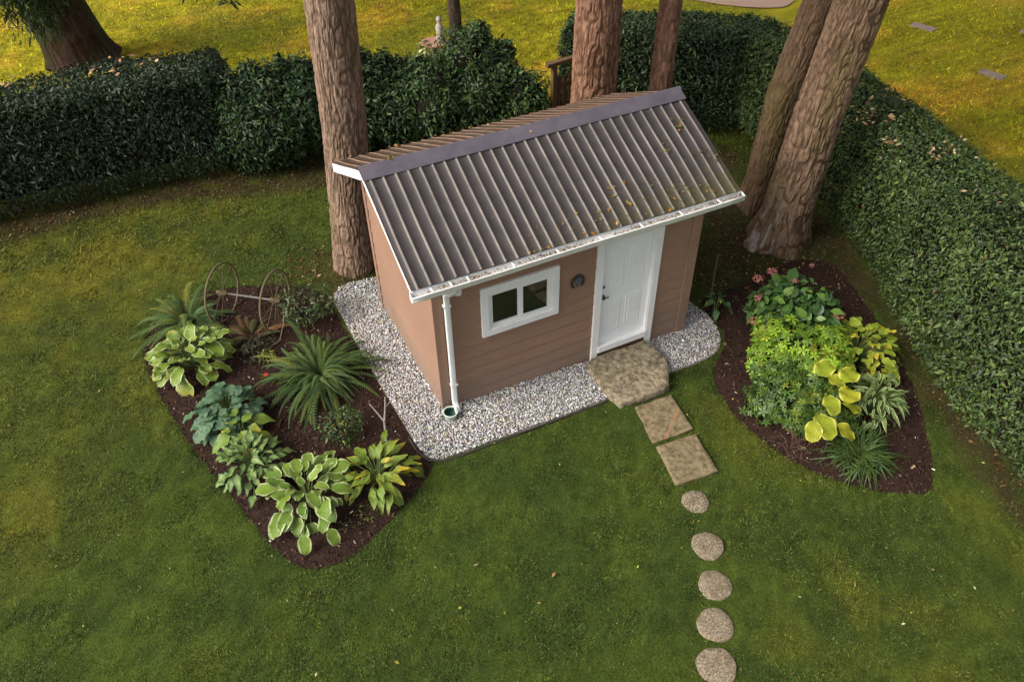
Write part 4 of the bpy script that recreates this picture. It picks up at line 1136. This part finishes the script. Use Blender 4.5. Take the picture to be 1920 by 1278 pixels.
tree('bare_tree', 'small dark upright trunk behind the green shrubs at the top', 'tree', (4.36, 9.85), (4.40, 9.87, 1.2), (4.38, 9.88, 2.6),
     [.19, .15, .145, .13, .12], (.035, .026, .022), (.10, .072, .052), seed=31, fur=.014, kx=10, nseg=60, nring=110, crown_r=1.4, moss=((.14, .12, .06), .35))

# ================================================================== plants in the beds
def leaf_mesh(name, L, W, fold=.10, droop=.18, wave=.02, p=.36, a=.55, b=.8, nu=4, nv=6, seed=0, tipc=.0):
    r = random.Random(seed); V = []; UV = []; F = []
    ph = r.random()*6
    for j in range(nv+1):
        s = j/nv; wd = (s/max(p, .01))**a if s < p else ((1-s)/(1-p))**b
        if p < .02: wd = math.sqrt(max(0, 1-((s-.44)/.56)**2))**.9 if s > .44 else math.sqrt(max(0, 1-((.44-s)/.46)**2))
        wd = max(wd, .02)*W/2
        for i in range(nu+1):
            u = -1+2*i/nu
            x = u*wd; z = fold*abs(u)*wd*2-droop*L*s*s+tipc*L*s+wave*math.sin(ph+s*11+u*2.2)*abs(u)
            V.append((x, s*L*(1-.10*droop), z)); UV.append((u, s))
    for j in range(nv):
        for i in range(nu):
            q = j*(nu+1)+i; F.append((q, q+1, q+nu+2, q+nu+1))
    return np_mesh(name, V, F, uv=UV)

m_stalk = M('pale_green_stalk', (.12, .18, .045), (.16, .20, .06), scale=8, rough=.5)
def rosette(name, label, cat, loc, n, Rr, H, L, W, mat, group=None, seed=0, pin=45, pout=-22, stalk=None, fold=.12, droop=.25, wave=.015, p=.36, a=.55, b=.8, part='leaf', jit=.22, extra=(), nu=4, nv=6):
    r = random.Random(seed); root = empty(name, (loc[0], loc[1], float(gz(*loc))+.01)); tag(root, label, cat, group)
    var = []
    for k in range(4):
        me = leaf_mesh(part, L*(1+.08*(k-1.5)), W*(1+.07*((k*7 % 4)-1.5)), fold*(.6+.4*k/2), droop*(.5+.35*k), wave, p, a, b, nu, nv, seed*5+k)
        me.materials.append(mat); me.polygons.foreach_set('use_smooth', np.ones(len(me.polygons), dtype=bool)); var.append(me)
    lines = []
    for i in range(n):
        t = (i+.5)/n; az = i*2.39996+r.gauss(0, .25); q = r.gauss(0, .08)
        rad = max(.02, Rr*(.06+.94*t**.6)+r.gauss(0, Rr*.07)); z = H*(1-.62*t*t)+r.gauss(0, H*.10)
        sc = (.62+.45*t**.5)*math.exp(r.gauss(0, .14)); pit = pin+(pout-pin)*t+r.gauss(0, 12)
        o = bpy.data.objects.new(part, var[r.randrange(4)]); COL.objects.link(o); o.parent = root
        x, y = rad*math.cos(az), rad*math.sin(az)
        ez = az-math.pi/2+r.gauss(0, jit*1.5)
        o.matrix_basis = Matrix.Translation((x, y, max(z, .03))) @ Matrix.Rotation(ez, 4, 'Z') @ Matrix.Rotation(R(pit), 4, 'X') @ Matrix.Rotation(r.gauss(0, jit), 4, 'Y') @ Matrix.Scale(sc, 4)
        lines.append(([(x*.08, y*.08, -.02), (x*.6, y*.6, z*.75), (x, y, max(z, .03))], .0045))
    for (dx, dy, dz, azd, pit, sc) in extra:
        o = bpy.data.objects.new(part, var[0]); COL.objects.link(o); o.parent = root
        o.matrix_basis = Matrix.Translation((dx, dy, dz)) @ Matrix.Rotation(R(azd), 4, 'Z') @ Matrix.Rotation(R(pit), 4, 'X') @ Matrix.Scale(sc, 4)
        lines.append(([(0, 0, 0), (dx*.6, dy*.6, dz*.9), (dx, dy, dz)], .0045))
    tag(tubes('stalk', lines, stalk or m_stalk, root, 4), kind='stuff')
    return root

mh_var = M_leaf('variegated_hosta', (.185, .265, .030), (.135, .22, .035), margin=(.42, .47, .22), mstart=.86, blotch=(.30, .30, .05), blo=.74)
mh_blue = M_leaf('blue_green_hosta', (.055, .120, .060), (.080, .145, .068), rough=.5, trans=.08)
mh_lime = M_leaf('lime_hosta', (.14, .22, .030), (.20, .25, .035), blotch=(.42, .33, .03), blo=.60)
mh_pale = M_leaf('pale_centre_hosta', (.24, .31, .090), (.13, .22, .050), margin=(.070, .135, .045), mstart=.66)
mh_wht = M_leaf('white_edged_hosta', (.170, .255, .030), (.11, .195, .032), margin=(.42, .47, .22), mstart=.80, blotch=(.30, .28, .04), blo=.80)
mh_yel = M_leaf('yellowing_hosta', (.15, .225, .030), (.19, .24, .028), blotch=(.42, .30, .02), blo=.68)

rosette('hosta', 'variegated yellow-green hosta with creamy leaf edges, top left in the left bed', 'hosta', (-3.0, 2.42), 70, .44, .40, .25, .175, mh_var, 'hostas in the left bed', 4, wave=.02, p=0, fold=.10)
rosette('hosta', 'mound of blue-green hosta leaves at the left edge of the left bed', 'hosta', (-2.72, 1.08), 120, .40, .38, .19, .135, mh_blue, 'hostas in the left bed', 5, p=0, fold=.06, pin=30, pout=-38)
rosette('hosta', 'few loose lime green hosta leaves in front of the blue-green mound', 'hosta', (-2.60, .62), 17, .22, .36, .21, .16, mh_lime, 'hostas in the left bed', 6, pin=20, pout=-10)
rosette('hosta', 'small hosta with pale leaf centres, between the blue mound and front hostas', 'hosta', (-2.60, .12), 76, .36, .30, .19, .115, mh_pale, 'hostas in the left bed', 7, extra=((-.10, -.50, .10, 150, -5, 1.1), (.2, -.36, .15, 200, -10, 1.0)))
rosette('hosta', 'large pale-edged green hosta at the front of the left bed', 'hosta', (-2.10, -.70), 58, .42, .34, .25, .165, mh_wht, 'hostas in the left bed', 8, p=0, fold=.08, extra=((-.20, -.62, .22, 165, -40, 1.1), (.1, -.66, .2, 190, -45, 1.05), (-.42, -.34, .2, 110, -30, .95)))
rosette('hosta', 'narrow-leaved yellowing hosta at the front right of the left bed', 'hosta', (-1.22, -.80), 60, .34, .32, .27, .11, mh_yel, 'hostas in the left bed', 9, p=.45, droop=.35, extra=((.2, .30, .35, -30, 5, 1.0), (.42, .02, .2, -80, -20, 1.0)))

# ferns -------------------------------------------------------------------------
def frond_mesh(name, L, W, rise, n=24, droop=1.0, seed=0, hwk=.40):
    r = random.Random(seed); V = []; F = []
    pts = []; y = z = 0; a = R(rise)
    for i in range(n+1):
        pts.append((y, z, a)); st = L/n; y += st*math.cos(a); z += st*math.sin(a); a -= R(rise+28)/n*droop*(.6+.8*i/n)
    for i in range(1, n+1):
        y, z, a = pts[i]; s = i/n; wd = W*(math.sin(math.pi*min(1, .12+.88*s**.75))**.8*.9+.06)*.5; hw = L/n*hwk
        for sd in (-1, 1):
            q = len(V); dy = wd*.35; dz = -wd*.22
            tx = sd*wd*(1+r.gauss(0, .06))
            V += [(0, y-hw, z), (0, y+hw, z), (tx*.62, y+hw+dy*.5, z+dz*.35), (tx*.62, y-hw*.8+dy*.5, z+dz*.35), (tx, y+dy, z+dz)]
            if sd > 0: F += [(q, q+3, q+2, q+1), (q+3, q+4, q+2, q+2)]
            else: F += [(q, q+1, q+2, q+3), (q+3, q+2, q+4, q+4)]
    q0 = len(V)
    for (y, z, a) in pts: V += [(-.004, y, z), (.004, y, z)]
    for i in range(n): F.append((q0+2*i, q0+2*i+1, q0+2*i+3, q0+2*i+2))
    bend = r.uniform(-.28, .28)*L
    V = [(x+bend*(y/L)**2, y, z) for x, y, z in V]
    F3 = []
    for f in F:
        if f[2] == f[3]: F3.append(f[:3])
        else: F3 += [(f[0], f[1], f[2]), (f[0], f[2], f[3])]
    return np_mesh(name, V, F3)
def M_rand(name, stops, rough=.55, trans=.15, spec=.3, nscale=9):
    m, t, b = mat_new(name, rough, spec); oi = t.nodes.new('ShaderNodeObjectInfo'); r = ramp(t, oi.outputs['Random'], stops)
    n = noise(t, nscale, 3); rr = ramp(t, n.outputs[0], [(.3, (.8,)*3), (.7, (1.2,)*3)]); c = mix(t, r.outputs[0], rr.outputs[0], 1, 'MULTIPLY')
    t.links.new(c, b.inputs['Base Color']); tr = t.nodes.new('ShaderNodeBsdfTranslucent'); t.links.new(c, tr.inputs[0])
    mx = t.nodes.new('ShaderNodeMixShader'); mx.inputs[0].default_value = trans
    t.links.new(b.outputs[0], mx.inputs[1]); t.links.new(tr.outputs[0], mx.inputs[2]); t.links.new(mx.outputs[0], t.nodes['Material Output'].inputs[0])
    return m
def fern(name, label, loc, n, L, W, mat, seed=0, rises=(30, 50, 68), group=None, cat='fern', droop=1.0, part='frond', n_pin=24, hwk=.40):
    r = random.Random(seed); root = empty(name, (loc[0], loc[1], float(gz(*loc))+.01)); tag(root, label, cat, group)
    var = []
    for k, rs in enumerate(rises):
        for q in range(4):
            me = frond_mesh(part, L, W, rs, n=n_pin, seed=seed*90+k*4+q, droop=droop, hwk=hwk); me.materials.append(mat); var.append(me)
    for i in range(n):
        t = i/n; az = i*2.39996+r.gauss(0, .35); k = min(len(rises)-1, int((1-t)*len(rises)))
        o = bpy.data.objects.new(part, var[k*4+r.randrange(4)]); COL.objects.link(o); o.parent = root
        sc = math.exp(r.gauss(0, .22))*(.72+.32*t); rr = .05+.10*t
        o.matrix_basis = Matrix.Translation((rr*math.cos(az), rr*math.sin(az), .02)) @ Matrix.Rotation(az-math.pi/2, 4, 'Z') @ Matrix.Rotation(r.gauss(0, .22), 4, 'Y') @ Matrix.Rotation(r.gauss(0, .10), 4, 'X') @ Matrix.Scale(sc, 4)
    return root
mf_g = M_rand('sword_fern', [(0, (.026, .058, .018)), (.4, (.048, .088, .022)), (.8, (.078, .122, .028)), (1, (.16, .18, .03))])
mf_l = M_rand('pale_fern', [(0, (.055, .105, .030)), (.6, (.085, .135, .035)), (.85, (.14, .17, .03)), (1, (.24, .20, .03))])
mf_r = M_rand('rusty_fern', [(0, (.05, .07, .03)), (.5, (.08, .085, .035)), (.75, (.14, .075, .03)), (1, (.26, .10, .03))])
fern('sword_fern', 'large dark green sword fern beside the gravel in the left bed', (-1.38, 1.36), 270, .74, .080, mf_g, 3, (22, 38, 52, 64, 80), droop=1.35, n_pin=28, hwk=.30)
fern('lady_fern', 'pale green fern clump with yellowing fronds in the top left corner of the left bed', (-2.90, 3.50), 70, .62, .12, mf_l, 5, (26, 46, 64, 78), droop=1.25, n_pin=24, hwk=.30)
fern('autumn_fern', 'small rusty brown and green fern under the old wheels', (-2.08, 2.72), 30, .33, .11, mf_r, 6, (30, 50))
def strap_plant(name, label, cat, loc, n, L, W, mat, seed=0, pin=80, pout=28, droop=.55, group=None):
    return rosette(name, label, cat, loc, n, .10, .03, L, W, mat, group, seed, pin, pout, fold=.25, droop=droop, wave=0, p=.3, a=.35, b=.75, jit=.25, nu=2, nv=6)

# small shrubs
m_small = M_attr('small_leaf', .45, .4, trans=.15)
blob_shrub('azalea', 'small dark leafed azalea bush next to the right old wheel', 'shrub', (-1.20, 2.74), [(0, 0, .30, .36, .26), (.25, -.05, .34, .25, .2), (-.15, .1, .36, .22, .18)], 900, .062,
           [((.030, .062, .022), 4), ((.055, .095, .030), 3), ((.11, .15, .05), 1.2), ((.10, .11, .04), .4)], m_small, 140, seed=61)
blob_shrub('boxwood', 'small round green bush in front of the big fern', 'shrub', (-1.42, .14), [(0, 0, .22, .28, .24), (.12, .02, .24, .2, .2)], 1000, .042,
           [((.028, .062, .018), 4), ((.05, .095, .022), 3), ((.12, .15, .03), 1.2)], m_small, 100, seed=62)
blob_shrub('groundcover_plant', 'tiny yellow-green plant left of the big fern', 'plant', (-1.98, 2.08), [(0, 0, .10, .12, .10)], 160, .045, [((.10, .15, .025), 3), ((.28, .24, .03), 2)], m_small, 60, seed=63, stems=4)
blob_shrub('seedling_patch', 'low sparse patch of yellowish seedlings at the front tip of the left bed', 'plant', (-1.52, -1.22), [(0, 0, .03, .15, .06), (-.26, -.05, .03, .12, .05)], 170, .03, [((.14, .16, .03), 3), ((.22, .18, .04), 1)], m_small, 0, seed=64, stems=3)
m_red = M('red_petal', (.50, .035, .02), (.34, .02, .02), scale=30, rough=.5)
fl = empty('red_flower', (-2.08, 1.62, float(gz(-2.08, 1.62)))); tag(fl, 'single small red flower left of the big fern', 'flower')
for k in range(6):
    me = leaf_mesh('petal', .038, .034, .1, .3, .0, .5, .5, .5, 2, 3, k); me.materials.append(m_red)
    o = link_mesh('petal', me, None, fl); o.matrix_basis = Matrix.Translation((0, 0, .16)) @ Matrix.Rotation(k*1.047, 4, 'Z') @ Matrix.Rotation(.3, 4, 'X')
tubes('stem', [([(0, 0, 0), (.01, 0, .16)], .005)], m_stalk, fl, 5)
blob_shrub('creeping_plant', 'sparse dark brown-green creeping plant in the middle of the left bed', 'plant', (-2.15, 2.28), [(0, 0, .10, .24, .12), (.2, .2, .1, .2, .1)], 420, .04, [((.05, .07, .03), 3), ((.08, .06, .035), 2), ((.03, .05, .03), 2)], m_small, 0, seed=65, stems=6)

# grey forked sticks
st = empty('driftwood', (-.95, -.34, float(gz(-.95, -.34)))); st.scale = (.9, .9, .72); tag(st, 'bare grey forked stick standing in the left bed near the gravel', 'stick')
tubes('branch', [([(.0, -.05, 0), (.03, .08, .22), (.08, .22, .46)], [.020, .018, .016]), ([(.08, .22, .46), (.02, .36, .58), (-.04, .48, .70)], [.015, .012, .008]),
                 ([(.08, .22, .46), (.16, .36, .62), (.20, .44, .78)], [.016, .013, .009]), ([(.16, .36, .62), (.28, .40, .70)], [.009, .006]), ([(.04, -.04, 0), (.08, .02, .20)], [.016, .010])],
      M('bleached_wood', (.27, .245, .21), (.17, .15, .125), scale=14, rough=.85, bmp=.4), st, 7)
st2 = empty('twig', (-1.72, 2.38, float(gz(-1.7, 2.4)))); tag(st2, 'thin pale curved twig lying above the big fern', 'stick')
tubes('branch', [([(-.25, -.08, .03), (0, 0, .06), (.14, .18, .22), (.22, .36, .42)], [.008, .010, .010, .006])], M('twig_bark', (.20, .165, .11), (.13, .10, .07), scale=10, rough=.85), st2, 6)

# old wheels on an axle ----------------------------------------------------------
m_rust = M('rusty_iron', (.075, .055, .032), (.125, .098, .050), scale=9, rough=.85, bmp=.4, bscale=60, detail=8)
wroot = empty('wagon_wheels', (-1.94, 3.10, float(gz(-1.94, 3.10)))); tag(wroot, 'pair of old rusty spoked wagon wheels on an axle in the left bed', 'wagon wheels')
axd = Vector((.7833, -.6217, 0)); pr_ = Vector((.6217, .7833, 0)); hz = .48
h0 = Vector((-2.2875, 3.3725, 0))-Vector((-1.94, 3.10, 0)); h1 = Vector((-1.5938, 2.8220, 0))-Vector((-1.94, 3.10, 0))
for hp in (h0, h1):
    wh = empty('wheel', (hp.x, hp.y, hz)); wh.parent = wroot
    ri = .475; V = []; F = []; n = 44
    for i in range(n):
        a = 6.28319*i/n; rd = pr_*math.cos(a)+Vector((0, 0, 1))*math.sin(a)
        for rr_, oo in ((ri, -.016), (ri, .016), (ri-.015, .014), (ri-.015, -.014)): V.append(tuple(rd*rr_+axd*oo))
    for i in range(n):
        j = (i+1) % n
        for k in range(4): F.append((i*4+k, j*4+k, j*4+(k+1) % 4, i*4+(k+1) % 4))
    link_mesh('rim', np_mesh('rim', V, F), m_rust, wh)
    V, F = tube_arrays([tuple(axd*-.09), tuple(axd*-.05), tuple(axd*.05), tuple(axd*.09)], [.03, .05, .05, .03], 12)
    link_mesh('hub', np_mesh('hub', V, F), m_rust, wh, smooth=True)
    for k in range(12):
        a = 6.28319*k/12; rd = pr_*math.cos(a)+Vector((0, 0, 1))*math.sin(a)
        V, F = tube_arrays([tuple(rd*.045+axd*.02*(-1)**k), tuple(rd*(ri-.02))], .0062, 6); link_mesh('spoke', np_mesh('spoke', V, F), m_rust, wh)
tubes('axle', [([tuple(h0+Vector((0, 0, hz))), tuple(h1+Vector((0, 0, hz)))], .016)], M('grey_iron', (.17, .165, .16), (.11, .10, .09), scale=9, rough=.6), wroot, 8)

# right-hand bed -----------------------------------------------------------------
hyd_v = np.array([(0, 0, 0), (-.26, .25, .05), (-.31, .55, .05), (0, 1, -.12), (.31, .55, .05), (.26, .25, .05), (0, .5, -.02)], float)
hyd_f = np.array([(0, 6, 1), (1, 6, 2), (2, 6, 3), (3, 6, 4), (4, 6, 5), (5, 6, 0)])
hyd = blob_shrub('hydrangea', 'hydrangea bush with faded pink flower heads at the back of the right bed', 'hydrangea', (5.40, -.82),
           [(0, 0, .42, .50, .44), (-.22, .13, .45, .38, .40), (.28, -.10, .42, .36, .40), (.05, .26, .42, .40, .4)], 900, .155, [((.042, .092, .022), 4), ((.062, .125, .026), 3), ((.095, .155, .03), 1.2), ((.20, .24, .03), .25)], m_small, 290, seed=71, tv=hyd_v, tf=hyd_f)
m_pink = M_attr('faded_pink_petal', .8, .15, trans=.2)
def flower_head(pos, rr_, stops, k):
    n = 120; d = rng.normal(size=(n, 3)); d /= np.linalg.norm(d, axis=1, keepdims=True); d[:, 2] = np.abs(d[:, 2])-.25
    scatter('flower_head', leaf_q, leaf_qf, frames(d+.3*rng.normal(size=(n, 3))), d*rr_*np.array([1, 1, .85])+np.array(pos), np.full(n, rr_*.22), colmix(n, stops, .25), m_pink, hyd)
PK = [((.42, .13, .12), 3), ((.52, .26, .20), 3), ((.25, .085, .09), 2), ((.35, .20, .10), 1)]
for k, (p_, r_) in enumerate([((-.34, .55, .86), .075), ((-.08, .55, .90), .080), ((-.50, .28, .74), .075), ((-.74, .05, .56), .075), ((-.66, -.14, .50), .075), ((.42, -.46, .62), .085), ((.0, .15, .98), .045), ((.5, .35, .95), .04), ((-.72, -.62, .35), .05)]):
    flower_head(p_, r_, PK, k)
pal_v = []; pal_f = []
for k in range(5):
    a = 6.283*k/5; ca, sa = math.cos(a), math.sin(a); q = len(pal_v)
    for x, y, z in ((0, 0, 0), (-.20, .5, .04), (.20, .5, .04), (0, 1, -.08)): pal_v.append((x*ca-y*sa, x*sa+y*ca, z))
    pal_f += [(q, q+2, q+1), (q+1, q+2, q+3)]
pal_v = np.array(pal_v); pal_f = np.array(pal_f)
blob_shrub('spurge', 'bright yellow-green leafy shrub in front of the pink hydrangea', 'shrub', (5.02, -1.46), [(0, 0, .36, .55, .36), (-.38, .10, .30, .40, .3), (.38, -.05, .38, .42, .3), (-.05, .38, .42, .40, .30), (.15, -.42, .30, .35, .28)], 1000, .078,
           [((.13, .235, .020), 4), ((.20, .30, .022), 4), ((.085, .16, .024), 3), ((.34, .36, .03), .8)], m_small, 240, seed=72, tv=pal_v, tf=pal_f, flat=.35, upb=.8)
blob_shrub('cranesbill', 'mid green feathery mound at the left front of the right bed', 'shrub', (4.40, -2.02), [(0, 0, .26, .52, .28), (-.32, .1, .20, .36, .22), (.30, -.1, .26, .38, .26), (.1, .36, .24, .40, .26), (.36, -.42, .20, .36, .22), (-.05, -.40, .14, .26, .16)], 1500, .062,
           [((.060, .120, .020), 4), ((.092, .155, .022), 3), ((.038, .080, .018), 3), ((.17, .21, .025), .6)], m_small, 220, seed=73, tv=pal_v, tf=pal_f, flat=.5)
mh_gold = M_leaf('golden_hosta', (.22, .28, .018), (.38, .37, .026), margin=(.50, .49, .08), mstart=.80, trans=.2)
GOLD = [(0.248, 0.329, 0.576, 110, 4, 1.1), (0.163, -0.056, 0.576, -60, 6, 1.1), (0.032, 0.139, 0.576, -150, -6, 0.85), (-0.051, -0.374, 0.576, -40, 0, 1.15), (-0.226, -0.137, 0.576, 170, -14, 0.95), (-0.143, -0.368, 0.576, -110, -20, 1.0), (-0.567, -0.345, 0.576, 175, -10, 1.2), (-0.473, -0.601, 0.576, -140, -22, 0.95), (-0.688, -0.418, 0.576, 140, -24, 0.9)]
rosette('hosta', 'hosta with huge golden yellow leaves in the middle of the right bed', 'hosta', (4.78, -2.30), 4, .14, .38, .35, .28, mh_gold, None, 21, pin=5, pout=-12, fold=.10, droop=.34, wave=.020, p=0, nu=6, nv=10, jit=.35, extra=GOLD)
mh_ylw = M_leaf('yellow_green_leaf', (.17, .24, .025), (.27, .29, .028), blotch=(.45, .36, .03), blo=.66)
rosette('bleeding_heart', 'yellow-green broad leafed plant at the right of the bed by the hedge', 'plant', (5.84, -1.72), 130, .56, .48, .19, .14, mh_ylw, None, 22, pin=20, pout=-25, p=.4, a=.5, b=.6)
mh_strp = M_leaf('cream_edged_leaf', (.075, .14, .035), (.12, .19, .045), margin=(.33, .38, .17), mstart=.62, veins=.1)
rosette('variegated_solomons_seal', 'cream-edged narrow leafed plant right of the golden hosta', 'plant', (5.36, -2.56), 150, .40, .46, .20, .052, mh_strp, None, 23, pin=25, pout=-32, fold=.2, droop=.35, wave=0, p=.4, a=.5, b=.8, jit=.5, nu=4, nv=5)
mh_drk = M_leaf('dark_blade', (.042, .085, .020), (.070, .120, .024), veins=0)
rosette('daylily', 'dark green mound of fine grassy leaves at the front of the right bed', 'plant', (4.64, -3.12), 290, .30, .16, .27, .017, mh_drk, None, 24, pin=85, pout=-8, fold=.25, droop=.9, wave=0, p=.3, a=.35, b=.75, jit=.5, nu=2, nv=6)
lines = []
for i in range(46):
    a = rnd.random()*6.283; l = rnd.uniform(.15, .34); x0, y0 = rnd.gauss(0, .13), rnd.gauss(0, .11)
    lines.append(([(x0, y0, .0), (x0+.4*l*math.cos(a), y0+.4*l*math.sin(a), .11+.06*rnd.random()), (x0+l*math.cos(a), y0+l*math.sin(a), .05+.12*rnd.random())], [.004, .0035, .002]))
tw = empty('dead_plant', (4.08, -2.66, float(gz(4.08, -2.66))+.01)); tag(tw, 'dead brown twiggy plant at the left front of the right bed', 'plant')
tubes('twig', lines, M('dead_twig', (.15, .085, .055), (.09, .05, .035), scale=12, rough=.9), tw, 4)
mh_md = M_leaf('single_green_leaf', (.055, .12, .04), (.075, .15, .04), blotch=(.3, .33, .02), blo=.75)
rosette('young_plant', 'small leggy green plant left of the pink hydrangea by the gravel', 'plant', (4.72, .12), 9, .12, .34, .17, .12, mh_md, None, 25, pin=10, pout=-20)
cane = empty('bamboo_cane', (4.78, .32, float(gz(4.78, .32)))); tag(cane, 'thin upright garden cane beside the small leggy plant', 'cane')
tubes('cane', [([(0, 0, -.05), (-.02, .02, .45), (.0, .05, .98)], [.010, .009, .008])], M('cane_skin', (.20, .19, .08), (.12, .11, .05), scale=8, rough=.6), cane, 7)

# ================================================================== beyond the hedge
m_gw = M('weathered_wood', (.15, .085, .042), (.09, .055, .030), scale=6, rough=.85, bmp=.4, stretch=(1, 1, .3))
gate = empty('wooden_gate', (5.0, 6.25, float(gz(5.0, 6.25)))); tag(gate, 'small wooden garden gate between the shrubs and the tall reddish trunk', 'gate')
gd = Vector((.907, -.42, 0))
def gbox(name, s0, s1, z0, z1, th):
    bm = bmesh.new(); add_box(bm, s0, s1, -th/2, th/2, z0, z1, .005); o = bm_obj(name, bm, m_gw, gate); o.rotation_euler = (0, 0, math.atan2(gd.y, gd.x)+.55); return o
gbox('post', -.02, .08, -.1, 1.62, .09); gbox('post', .80, .90, -.1, 1.62, .09)
gbox('top_rail', -.16, .98, 1.62, 1.70, .12); gbox('rail', .08, .80, .35, .43, .04); gbox('rail', .08, .80, 1.15, 1.23, .04)
for k in range(5): gbox('picket', .12+k*.135, .21+k*.135, .12, 1.36, .022)

bb = empty('bird_bath', (3.88, 9.95, float(gz(3.88, 9.95)))); tag(bb, 'terracotta bird bath with a small pale stone figure, behind the shrubs at the top', 'bird bath')
m_tc = M('terracotta', (.46, .23, .16), (.36, .18, .13), scale=9, rough=.85); m_st = M('pale_stone', (.48, .44, .36), (.33, .30, .25), scale=12, rough=.9)
lathe('bowl', [(0, .84), (.12, .845), (.27, .92), (.30, .94), (.30, .96), (.26, .945), (.13, .885), (0, .88)], m_tc, bb, 28)
lathe('pedestal', [(.20, 0), (.20, .06), (.10, .12), (.075, .45), (.085, .75), (.13, .85)], m_st, bb, 20)
fgr = lathe('figure', [(.085, 0), (.095, .10), (.075, .22), (.095, .32), (.060, .40), (.035, .43), (.062, .48), (.058, .54), (.0, .59)], m_st, bb, 16, (.16, .02, .93))
sh_ = blob_shrub('pale_shrub', 'small pale leafed bush left of the bird bath', 'shrub', (3.45, 9.6), [(0, 0, .55, .30, .45), (.1, .1, .9, .2, .3)], 380, .09, [((.40, .40, .20), 2), ((.16, .20, .05), 3), ((.28, .26, .08), 2)], m_small, 60, seed=81)

m_plq = M('grey_plaque_stone', (.34, .25, .21), (.22, .165, .14), scale=10, rough=.85, bmp=.3)
for k, (cx, cy, L_, W2, az, lb) in enumerate([(16.40, 7.0, .62, .30, -72, 'flat grey marker stone nearest the leaning trunks on the yellow lawn'), (15.66, 4.2, .58, .32, -76, 'flat grey marker stone on the yellow lawn close above the right hedge'), (18.6, 5.3, .80, .4, -74, 'flat grey marker stone on the yellow lawn at the right picture edge')]):
    o = box_obj('marker_stone', (-L_/2, L_/2, -W2/2, W2/2, -.05, .03), m_plq, None, .01); o.location = (cx, cy, float(gz(cx, cy))-.004); o.rotation_euler = (0, 0, R(az)); tag(o, lb, 'marker stone', 'flat stones in the far lawn')
o = bed_sheet('gravel_path', smooth_poly([(11.9, 12.0), (12.6, 10.7), (13.9, 9.7), (14.6, 9.9), (17.5, 12), (15, 15)], 2), M('pinkish_gravel', (.42, .27, .20), (.30, .20, .15), scale=40, rough=.95, bmp=.8), .005, step=.2, base=.03)

# fallen leaves --------------------------------------------------------------------
def litter(name, label, P, N_, size, stops, spread=.3):
    n = len(P); scatter(name, leaf_q, leaf_qf, frames(N_), P, size*np.exp(.35*rng.normal(size=n)), colmix(n, stops, spread), m_dry, label=label, cat='leaf litter', kind='stuff')
BR = [((.16, .078, .036), 4), ((.10, .052, .026), 5), ((.24, .15, .07), 1.6), ((.36, .25, .13), .4)]
Q = np.concatenate([sample_poly(LITTER[0], 3000), sample_poly(LITTER[1], 260)]); e_ = rng.random((900, 2)); Q = np.concatenate([Q, np.stack([-.2+.8*rng.normal(size=500), 3.9+.5*rng.normal(size=500)], 1), np.stack([5.9+.7*rng.normal(size=900), .9+.8*rng.normal(size=900)], 1)])
ok = ~inside(Q, GRAVEL) | (rng.random(len(Q)) < .15); Q = Q[ok]; n = len(Q)
litter('leaf_litter', 'brown fallen leaves and needles under the hedges and trees', np.stack([Q[:, 0], Q[:, 1], gz(Q[:, 0], Q[:, 1])+.012+.02*rng.random(n)], 1), np.stack([.4*rng.normal(size=n), .4*rng.normal(size=n), np.ones(n)], 1), .024, BR)
n = 420; x = -6.5+13*rng.random(n); y = -6+11.5*rng.random(n); Q = np.stack([x, y], 1); ok = ~inside(Q, SHED_FOOT); Q = Q[ok]; n = len(Q)
litter('leaf_litter', 'small yellow and brown leaves scattered over the mown lawn', np.stack([Q[:, 0], Q[:, 1], gz(Q[:, 0], Q[:, 1])+.045], 1), np.stack([.4*rng.normal(size=n), .4*rng.normal(size=n), np.ones(n)], 1), .017,
       [((.30, .26, .05), 4), ((.24, .15, .06), 3), ((.42, .38, .22), 1), ((.10, .13, .02), 3)])
P = []
for cx, cy, k, s in ((8.05, 1.15, 26, .22), (7.75, 1.0, 10, .1), (8.3, .85, 10, .1), (7.62, .25, 12, .07), (7.95, -.34, 12, .09), (8.2, -.40, 8, .06), (8.35, -.2, 4, .1), (7.9, 1.9, 4, .2), (8.6, .1, 5, .4), (8.1, -1.2, 6, .5), (7.3, -.1, 4, .12), (-3.0, 8.2, 8, .12), (-2.5, 8.5, 7, .2), (-4.6, 8.1, 10, .25), (-2.1, 8.3, 5, .1), (9.0, 1.8, 5, .4)):
    for _ in range(k): P.append((cx+rnd.gauss(0, s), cy+rnd.gauss(0, s), 2.24+float(gz(cx, cy))+.04*rnd.random()))
P = np.array(P); n = len(P)
litter('leaf_litter', 'tan fallen leaves caught on top of the hedges', P, np.stack([.3*rng.normal(size=n), .3*rng.normal(size=n), np.ones(n)], 1), .040, [((.45, .26, .13), 4), ((.50, .38, .22), 3), ((.30, .15, .07), 2)])
